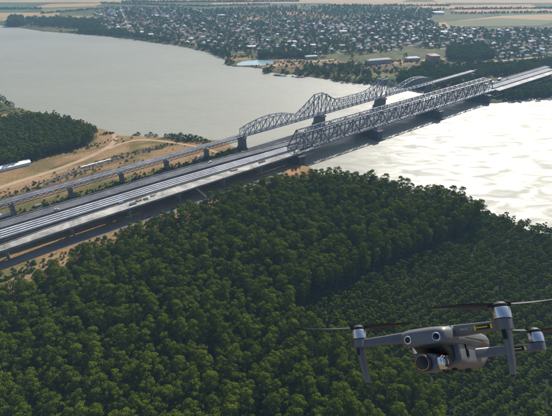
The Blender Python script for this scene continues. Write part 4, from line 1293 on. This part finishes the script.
heap([(24, 188), (33, 184.5)], 3.5, 2.0, 'small rubble heap at the left end of the ridge')
heap([(140, 153), (152, 150), (165, 148)], 2.2, 1.4, 'low rubble ridge near the shore dirt road', M_RUBBLE)
heap([(268, 166.5), (280, 163.2), (292, 162.6)], 3.0, 1.6, 'brown spoil heap at the foot of the first river pier')
# moored boats and pontoon on the far bank
def boat(x, y, L, w, rz, m, label, cabin=True, name='boat'):
    p = gp(x, y, 0)
    e = empty(name, (p.x, p.y, 0), rz)
    V, Fc = [], []
    st_ = [(-.5, .8), (-.3, 1), (.1, 1), (.35, .7), (.5, .05)]
    for t, k in st_:
        V += [(t * L, -w/2 * k * .7, -.4), (t * L, w/2 * k * .7, -.4), (t * L, w/2 * k, 1.2), (t * L, -w/2 * k, 1.2)]
    for i in range(4):
        for j in range(4):
            Fc.append((i*4 + j, i*4 + (j+1) % 4, i*4 + 4 + (j+1) % 4, i*4 + 4 + j))
    Fc.append((3, 2, 1, 0))
    mesh_obj('hull', V, Fc, m, e)
    if cabin:
        box('cabin', -L*.35, L*.05, -w*.3, w*.3, 1.202, 3.2, M_WHITE, e)
        box('cabin_roof', -L*.38, L*.08, -w*.34, w*.34, 3.202, 3.4, m, e)
    tag(e, label, 'boat')
boat(280, 75.6, 30, 7, -.4, M_STEEL_D, 'long dark barge moored at the far bank right of the pond')
boat(294, 76.6, 12, 4, -.3, M_WHITE, 'small white boat moored right of the dark barge')
boat(303, 77.3, 9, 3.4, -.2, M_RED, 'small red hulled boat at the far bank below the trees')
# ------------------------------------------------------------------ camera drone hovering close by
M_DG = mat('drone_grey', (0.135, 0.140, 0.147), (0.12, 0.125, 0.132), 60, 0.42, 0.03, 0.25, bdist=0.0003)
M_DD = mat('drone_dark_plastic', (0.028, 0.029, 0.031), (0.022, 0.023, 0.025), 80, 0.5, 0.03, bdist=0.0003)
M_DK = mat('lens_black', (0.006, 0.006, 0.008), (0.004, 0.004, 0.005), 10, 0.08)
M_ALU = mat('brushed_aluminium', (0.72, 0.73, 0.75), (0.60, 0.61, 0.63), 300, 0.28, 0, 1.0)
M_COP = mat('copper_ring', (0.75, 0.33, 0.14), None, 80, 0.3, 0, 0.9)
M_YEL = mat('yellow_sticker', (0.80, 0.55, 0.02), (0.75, 0.5, 0.02), 80, 0.5)
M_BLKS = mat('black_sticker', (0.012, 0.012, 0.012), None, 80, 0.4)
M_PRINT = mat('grey_print', (0.50, 0.50, 0.50), None, 80, 0.5)
M_PROP = mat('propeller_plastic', (0.04, 0.038, 0.037), (0.03, 0.029, 0.028), 60, 0.38)

dr = empty('camera_drone', (0.32136, 0.53481, 218.38796))
dr.rotation_mode = 'QUATERNION'
dr.rotation_quaternion = Matrix(((-0.7192, 0.69411, -0.03108), (-0.40572, -0.38324, 0.82977), (0.56404, 0.60938, 0.55724))).to_quaternion()
tag(dr, 'grey four-rotor camera drone hovering in front of the forest at lower right', 'drone')

def loft(name, secs, m, parent, n=28, p=3.2, close=True):
    """secs: (centre, half width vector, half height vector); superellipse sections"""
    V, Fc = [], []
    for c, a, b, *pp in secs:
        e = pp[0] if pp else p
        for i in range(n):
            t = 2 * math.pi * (i + .5) / n
            ct, st_ = math.cos(t), math.sin(t)
            ca_ = math.copysign(abs(ct) ** (2 / e), ct); sa_ = math.copysign(abs(st_) ** (2 / e), st_)
            V.append(Vector(c) + Vector(a) * ca_ + Vector(b) * sa_)
    for j in range(len(secs) - 1):
        for i in range(n):
            Fc.append((j*n + i, j*n + (i+1) % n, (j+1)*n + (i+1) % n, (j+1)*n + i))
    if close:
        Fc.append(tuple(reversed(range(n)))); k = (len(secs) - 1) * n
        Fc.append(tuple(k + i for i in range(n)))
    o = mesh_obj(name, V, Fc, m, parent)
    bm = bmesh.new(); bm.from_mesh(o.data)
    bmesh.ops.recalc_face_normals(bm, faces=bm.faces)
    for f in bm.faces: f.smooth = len(f.verts) == 4
    bm.to_mesh(o.data); bm.free()
    if close:
        for ed in o.data.edges: pass
        o.data.set_sharp_from_angle(angle=R(38))
    return o
def xsec(x, z, w, h, e=3.2):
    return ((x, 0, z), (0, w, 0), (0, 0, h), e)
def turned(name, base, axis_, prof_, m, parent, n=28):
    """surface of revolution: prof_ = [(distance along axis, radius)]"""
    ax = Vector(axis_).normalized(); a = ax.orthogonal().normalized(); b = ax.cross(a)
    V, Fc = [], []
    for d, r in prof_:
        for i in range(n):
            t = 2 * math.pi * i / n
            V.append(Vector(base) + ax * d + (a * math.cos(t) + b * math.sin(t)) * r)
    for j in range(len(prof_) - 1):
        for i in range(n):
            Fc.append((j*n + i, j*n + (i+1) % n, (j+1)*n + (i+1) % n, (j+1)*n + i))
    Fc.append(tuple(reversed(range(n)))); k = (len(prof_) - 1) * n
    Fc.append(tuple(k + i for i in range(n)))
    o = mesh_obj(name, V, Fc, m, parent)
    bm = bmesh.new(); bm.from_mesh(o.data)
    bmesh.ops.recalc_face_normals(bm, faces=bm.faces)
    for f in bm.faces: f.smooth = True
    bm.to_mesh(o.data); bm.free()
    o.data.set_sharp_from_angle(angle=R(35))
    return o
def sub_box(name, c, hx_, hy_, hz_, m, parent, bev=0.0012, ex=None):
    ex = ex or (Vector((1, 0, 0)), Vector((0, 1, 0)), Vector((0, 0, 1)))
    V = [Vector(c) + ex[0] * sx * hx_ + ex[1] * sy * hy_ + ex[2] * sz * hz_ for sx in (-1, 1) for sy in (-1, 1) for sz in (-1, 1)]
    o = mesh_obj(name, V, [(0, 1, 3, 2), (4, 6, 7, 5), (0, 4, 5, 1), (2, 3, 7, 6), (0, 2, 6, 4), (1, 5, 7, 3)], m, parent)
    if bev:
        bm = bmesh.new(); bm.from_mesh(o.data)
        bmesh.ops.recalc_face_normals(bm, faces=bm.faces)
        bmesh.ops.bevel(bm, geom=list(bm.edges), offset=bev, segments=2, affect='EDGES')
        bm.to_mesh(o.data); bm.free()
    return o

# hull: flat nose with a low dome, deeper belly behind the camera bay
body = loft('body', [xsec(.1005, -.006, .036, .0085, 4), xsec(.0995, -.006, .0395, .0115, 4), xsec(.094, -.0045, .043, .0145, 4), xsec(.07, -.004, .045, .0165, 3.8), xsec(.04, -.003, .0455, .0185, 3.6),
                     xsec(.0, -.003, .0455, .0195, 3.4), xsec(-.04, -.004, .045, .019, 3.4), xsec(-.08, -.005, .042, .0165, 3.4), xsec(-.102, -.005, .036, .014, 3.4), xsec(-.106, -.006, .029, .009, 3.4)], M_DG, dr)
loft('belly', [xsec(.052, -.026, .037, .018, 4.5), xsec(.049, -.029, .0395, .022, 5), xsec(.02, -.031, .040, .025, 5), xsec(-.05, -.030, .039, .024, 5), xsec(-.088, -.024, .034, .016, 4), xsec(-.096, -.02, .028, .009, 4)], M_DG, dr)
loft('battery', [xsec(.03, .0135, .019, .003, 4), xsec(.02, .0145, .024, .0045, 4), xsec(-.06, .0125, .024, .005, 4), xsec(-.1, .004, .022, .005, 4)], M_DD, dr)
loft('camera_bay', [xsec(.085, -.0165, .027, .006, 4), xsec(.066, -.024, .029, .013, 4), xsec(.0515, -.031, .0305, .017, 4)], M_DD, dr)
for s in (-1, 1):
    sen = turned('vision_sensor', (.0985, s * .026, -.0075), (1, s * .10, 0), [(-.004, .0072), (.0028, .0072), (.0034, .0066), (.0034, .0056), (.0022, .0052)], M_ALU, body)
    turned('sensor_lens', (.0988, s * .026, -.0075), (1, s * .10, 0), [(.001, .0050), (.0024, .0050), (.003, .0028), (.0031, .0006)], M_DK, body)
    sub_box('side_vent', (.022, s * .0402, -.027), .0045, .0012, .0105, M_DK, body, .0006)
    sub_box('side_seam', (-.02, s * .0452, -.006), .05, .0006, .0005, M_DK, body, 0)
    turned('belly_foot', (-.015, s * .020, -.054), (0, 0, -1), [(0, .0055), (.006, .0055), (.0075, .0045)], M_DD, body, 16)
turned('belly_sensor', (.022, .012, -.0545), (0, 0, -1), [(0, .0055), (.0035, .0055), (.004, .003)], M_DK, body, 16)
turned('belly_sensor', (.022, -.012, -.0545), (0, 0, -1), [(0, .0055), (.0035, .0055), (.004, .003)], M_DK, body, 16)

def prop_blade(hub, ang, L, parent, flip=1):
    """tapered, twisted blade"""
    V, Fc = [], []
    st_ = 12
    d = Vector((math.cos(ang), math.sin(ang), 0)); w = Vector((-d.y, d.x, 0)) * flip
    for j in range(st_ + 1):
        t = j / st_
        r = .011 + L * t
        ch = .0062 + .0125 * math.sin(math.pi * min(1, t * 1.15 + .12) * .86) * (1 - .35 * t)
        if t > .9: ch *= 1 - (t - .9) * 6
        tw = R(22 - 15 * t)
        cl = w * math.cos(tw) + Vector((0, 0, math.sin(tw)))
        nn = d.cross(cl).normalized()
        c = Vector(hub) + d * r + Vector((0, 0, .004 * t * t)) + w * .004 * math.sin(math.pi * t)
        for a, h in ((-.5, 0), (-.15, .0011), (.5, 0), (-.1, -.0006)):
            V.append(c + cl * ch * a * 2 * .62 + nn * h)
    for j in range(st_):
        for i in range(4):
            Fc.append((j*4 + i, j*4 + (i+1) % 4, j*4 + 4 + (i+1) % 4, j*4 + 4 + i))
    Fc.append((3, 2, 1, 0)); k = st_ * 4; Fc.append((k, k+1, k+2, k+3))
    return mesh_obj('blade', V, Fc, M_PROP, parent, True)

def build_arm(root, tip, hw, hh, front, s, prop_ang):
    root, tip = Vector(root), Vector(tip)
    d = (tip - root)
    x = d.normalized()
    side = Vector((0, 0, 1)).cross(x).normalized(); up = x.cross(side)
    secs = []
    for t, k, k2 in ((-.08, .9, 1.0), (0, 1, 1.08), (.18, 1, 1.05), (.5, .92, .92), (.8, .85, .85), (.95, .95, .9), (1.05, .8, .85)):
        secs.append((root + d * t, side * hw * k, up * hh * k2, 5))
    arm = loft('arm', secs, M_DG, dr, 24)
    # motor: housing in the arm end, silver can, dark top
    turned('motor_base', tip + Vector((0, 0, -hh * .9)), (0, 0, 1), [(0, .0105), (.001, .0122), (hh * 1.75, .0128), (hh * 1.85, .0118)], M_DG, arm)
    zt = hh * .98
    turned('motor_can', tip + Vector((0, 0, zt)), (0, 0, 1), [(0, .0118), (.0006, .0134), (.0030, .0136), (.0032, .0130), (.0042, .0130), (.0044, .0136), (.0145, .0136), (.0168, .0128), (.0175, .0105)], M_ALU, arm)
    pr = turned('propeller_hub', tip + Vector((0, 0, zt + .0177)), (0, 0, 1), [(0, .0110), (.0015, .0118), (.0040, .0118), (.0052, .0095), (.0075, .0075), (.0085, .004)], M_DD, dr)
    pr.name = 'propeller'
    hub = tip + Vector((0, 0, zt + .0215))
    for k in (0, 1):
        a = prop_ang + math.pi * k
        prop_blade(hub, a, .098, pr, s if front else -s)
        dd = Vector((math.cos(a), math.sin(a), 0))
        sub_box('blade_clamp', hub + dd * .0095, .0065, .0042, .0028, M_DD, pr, .0008, (dd, Vector((-dd.y, dd.x, 0)), Vector((0, 0, 1))))
    if front:
        lg = [(tip + Vector((.0, s * .001, -.004)), Vector((.0095, 0, 0)), Vector((0, .0062, 0)), 4), (tip + Vector((-.001, 0, -.018)), Vector((.0092, 0, 0)), Vector((0, .0055, 0)), 4),
              (tip + Vector((-.002, -s * .003, -.05)), Vector((.0072, 0, 0)), Vector((0, .0045, 0)), 4), (tip + Vector((-.003, -s * .006, -.068)), Vector((.006, 0, 0)), Vector((0, .004, 0)), 4), (tip + Vector((-.003, -s * .006, -.071)), Vector((.0045, 0, 0)), Vector((0, .0028, 0)), 4)]
        loft('landing_leg', lg, M_DG, arm, 20)
        sub_box('antenna_slot', tip + Vector((.0104, 0, -.012)), .0008, .0028, .0095, M_DK, arm, .0004)
        sub_box('leg_foot', tip + Vector((-.003, -s * .006, -.0715)), .0048, .0032, .0014, M_DD, arm, .0006)
        # collar where the arm folds out of the hull
        cs = []
        for t in (.03, .075):
            cs.append((root + d * t, side * hw * 1.05, up * hh * 1.10, 5))
        loft('hinge_collar', cs, M_ALU if s > 0 else M_DG, arm, 24)
    # outward face of the arm that shows in the photograph is the forward one for the front arms and the outer one for the rear arms
    f = side if side.dot(Vector((1, 0, 0)) if front else Vector((0, s, 0))) > 0 else -side
    rt = x if (f.cross(Vector((0, 0, 1)))).dot(x) < 0 else -x
    return arm, root, d, x, f, up, hw, hh

def arm_sticker(info, t, w=.0135, hgt=.0034):
    arm, root, d, x, f, up, hw, hh = info
    c = root + d * t + f * (hw * .93 + .0002)
    sub_box('black_sticker', c, w, .0004, hgt, M_BLKS, arm, 0, (x, f, up))
    for s in (-1, 1):
        sub_box('yellow_sticker', c + x * s * (w + .0016), .0016, .0005, hgt, M_YEL, arm, 0, (x, f, up))
    sub_box('printed_line', c + f * .0006, w * .62, .0001, hgt * .22, M_YEL, arm, 0, (x, f, up))
    sub_box('warning_mark', c - x * w * .78 + f * .0006, .0013, .0001, .0013, M_YEL, arm, 0, (x, f, up))
def arm_text(info, t, txt, size):
    arm, root, d, x, f, up, hw, hh = info
    cu = bpy.data.curves.new('lettering', 'FONT')
    cu.body = txt; cu.size = size; cu.align_x = 'CENTER'; cu.align_y = 'CENTER'; cu.extrude = .0001
    tmp = bpy.data.objects.new('tmp', cu)
    COL.objects.link(tmp)
    dg = bpy.context.evaluated_depsgraph_get()
    me = bpy.data.meshes.new_from_object(tmp.evaluated_get(dg))
    bpy.data.objects.remove(tmp)
    right = up.cross(f).normalized()                       # reading direction when the face is looked at
    me.materials.clear(); me.materials.append(M_PRINT)
    o = link(bpy.data.objects.new('lettering', me), arm)
    mt = Matrix((right, up, f)).transposed().to_4x4()
    mt.translation = root + d * t + f * (hw * .97 + .0003)
    o.matrix_basis = mt

fl = build_arm((.062, .041, .002), (.092, .133, -.002), .0080, .0090, True, 1, R(118))
frr = build_arm((.062, -.041, .002), (.092, -.133, -.002), .0080, .0090, True, -1, R(-52))
rl = build_arm((-.022, .038, -.030), (-.105, .118, -.022), .0075, .0080, False, 1, R(150))
rr = build_arm((-.022, -.038, -.030), (-.105, -.118, -.022), .0075, .0080, False, -1, R(20))
arm_sticker(fl, .67)
arm_sticker(rl, .62)
arm_text(fl, .33, 'MAVIC 2', .0062)

# three-axis gimbal camera
gc = loft('gimbal_camera', [((.074, 0, -.047), (0, .0165, 0), (0, 0, .0125), 4), ((.079, 0, -.047), (0, .0182, 0), (0, 0, .0145), 5), ((.098, 0, -.047), (0, .0182, 0), (0, 0, .0148), 5), ((.1035, 0, -.047), (0, .0168, 0), (0, 0, .0136), 4)], M_DG, dr, 32)
turned('lens_barrel', (.101, -.001, -.047), (1, 0, 0), [(0, .0138), (.010, .0138), (.0112, .0132), (.0112, .0118), (.004, .0108)], M_DD, gc, 40)
turned('lens_ring', (.1108, -.001, -.047), (1, 0, 0), [(0, .0126), (.0012, .0126), (.0014, .0122), (.0014, .0114), (.0008, .0112)], M_COP, gc, 40)
turned('lens_glass', (.1098, -.001, -.047), (1, 0, 0), [(.0, .0110), (.0020, .0110), (.0026, .007), (.0028, .001)], M_DK, gc, 40)
turned('tilt_motor', (.089, .0175, -.047), (0, 1, 0), [(0, .0105), (.002, .0112), (.008, .0112), (.0083, .0098), (.0115, .0098), (.012, .0088), (.0135, .0072)], M_ALU, gc)
turned('roll_motor', (.066, 0, -.045), (1, 0, 0), [(0, .0105), (.009, .0105)], M_DD, gc)
loft('yoke', [((.089, .0305, -.047), (.0070, 0, 0), (0, 0, .0085), 4), ((.083, .0335, -.045), (.0075, 0, 0), (0, 0, .0085), 4), ((.070, .026, -.044), (.005, 0, 0), (0, 0, .0075), 4), ((.064, .010, -.044), (.004, 0, 0), (0, 0, .007), 4)], M_DD, gc, 20)
loft('gimbal_mount', [((.064, 0, -.020), (.011, 0, 0), (0, .013, 0), 4), ((.064, 0, -.036), (.009, 0, 0), (0, .011, 0), 4), ((.066, 0, -.044), (.006, 0, 0), (0, .008, 0), 4)], M_DD, gc, 20)

# ------------------------------------------------------------------ haze over the whole place
hz = bpy.data.materials.new('haze')
hz.use_nodes = True
nt = hz.node_tree
nt.nodes.remove(nt.nodes['Principled BSDF'])
pv = nt.nodes.new('ShaderNodeVolumePrincipled')
pv.inputs['Color'].default_value = (0.42, 0.70, 1.0, 1)
pv.inputs['Density'].default_value = 1.05e-4
pv.inputs['Anisotropy'].default_value = 0.0
nt.links.new(pv.outputs[0], nt.nodes['Material Output'].inputs['Volume'])
v = [(x, y, z) for x in (-13500, 13500) for y in (-2000, 14500) for z in (-5, 224)]
hb = mesh_obj('haze', v, [(0, 1, 3, 2), (4, 6, 7, 5), (0, 4, 5, 1), (2, 3, 7, 6), (0, 2, 6, 4), (1, 5, 7, 3)], hz)
tag(hb, 'thin bluish summer haze over the river and the town', kind='stuff')
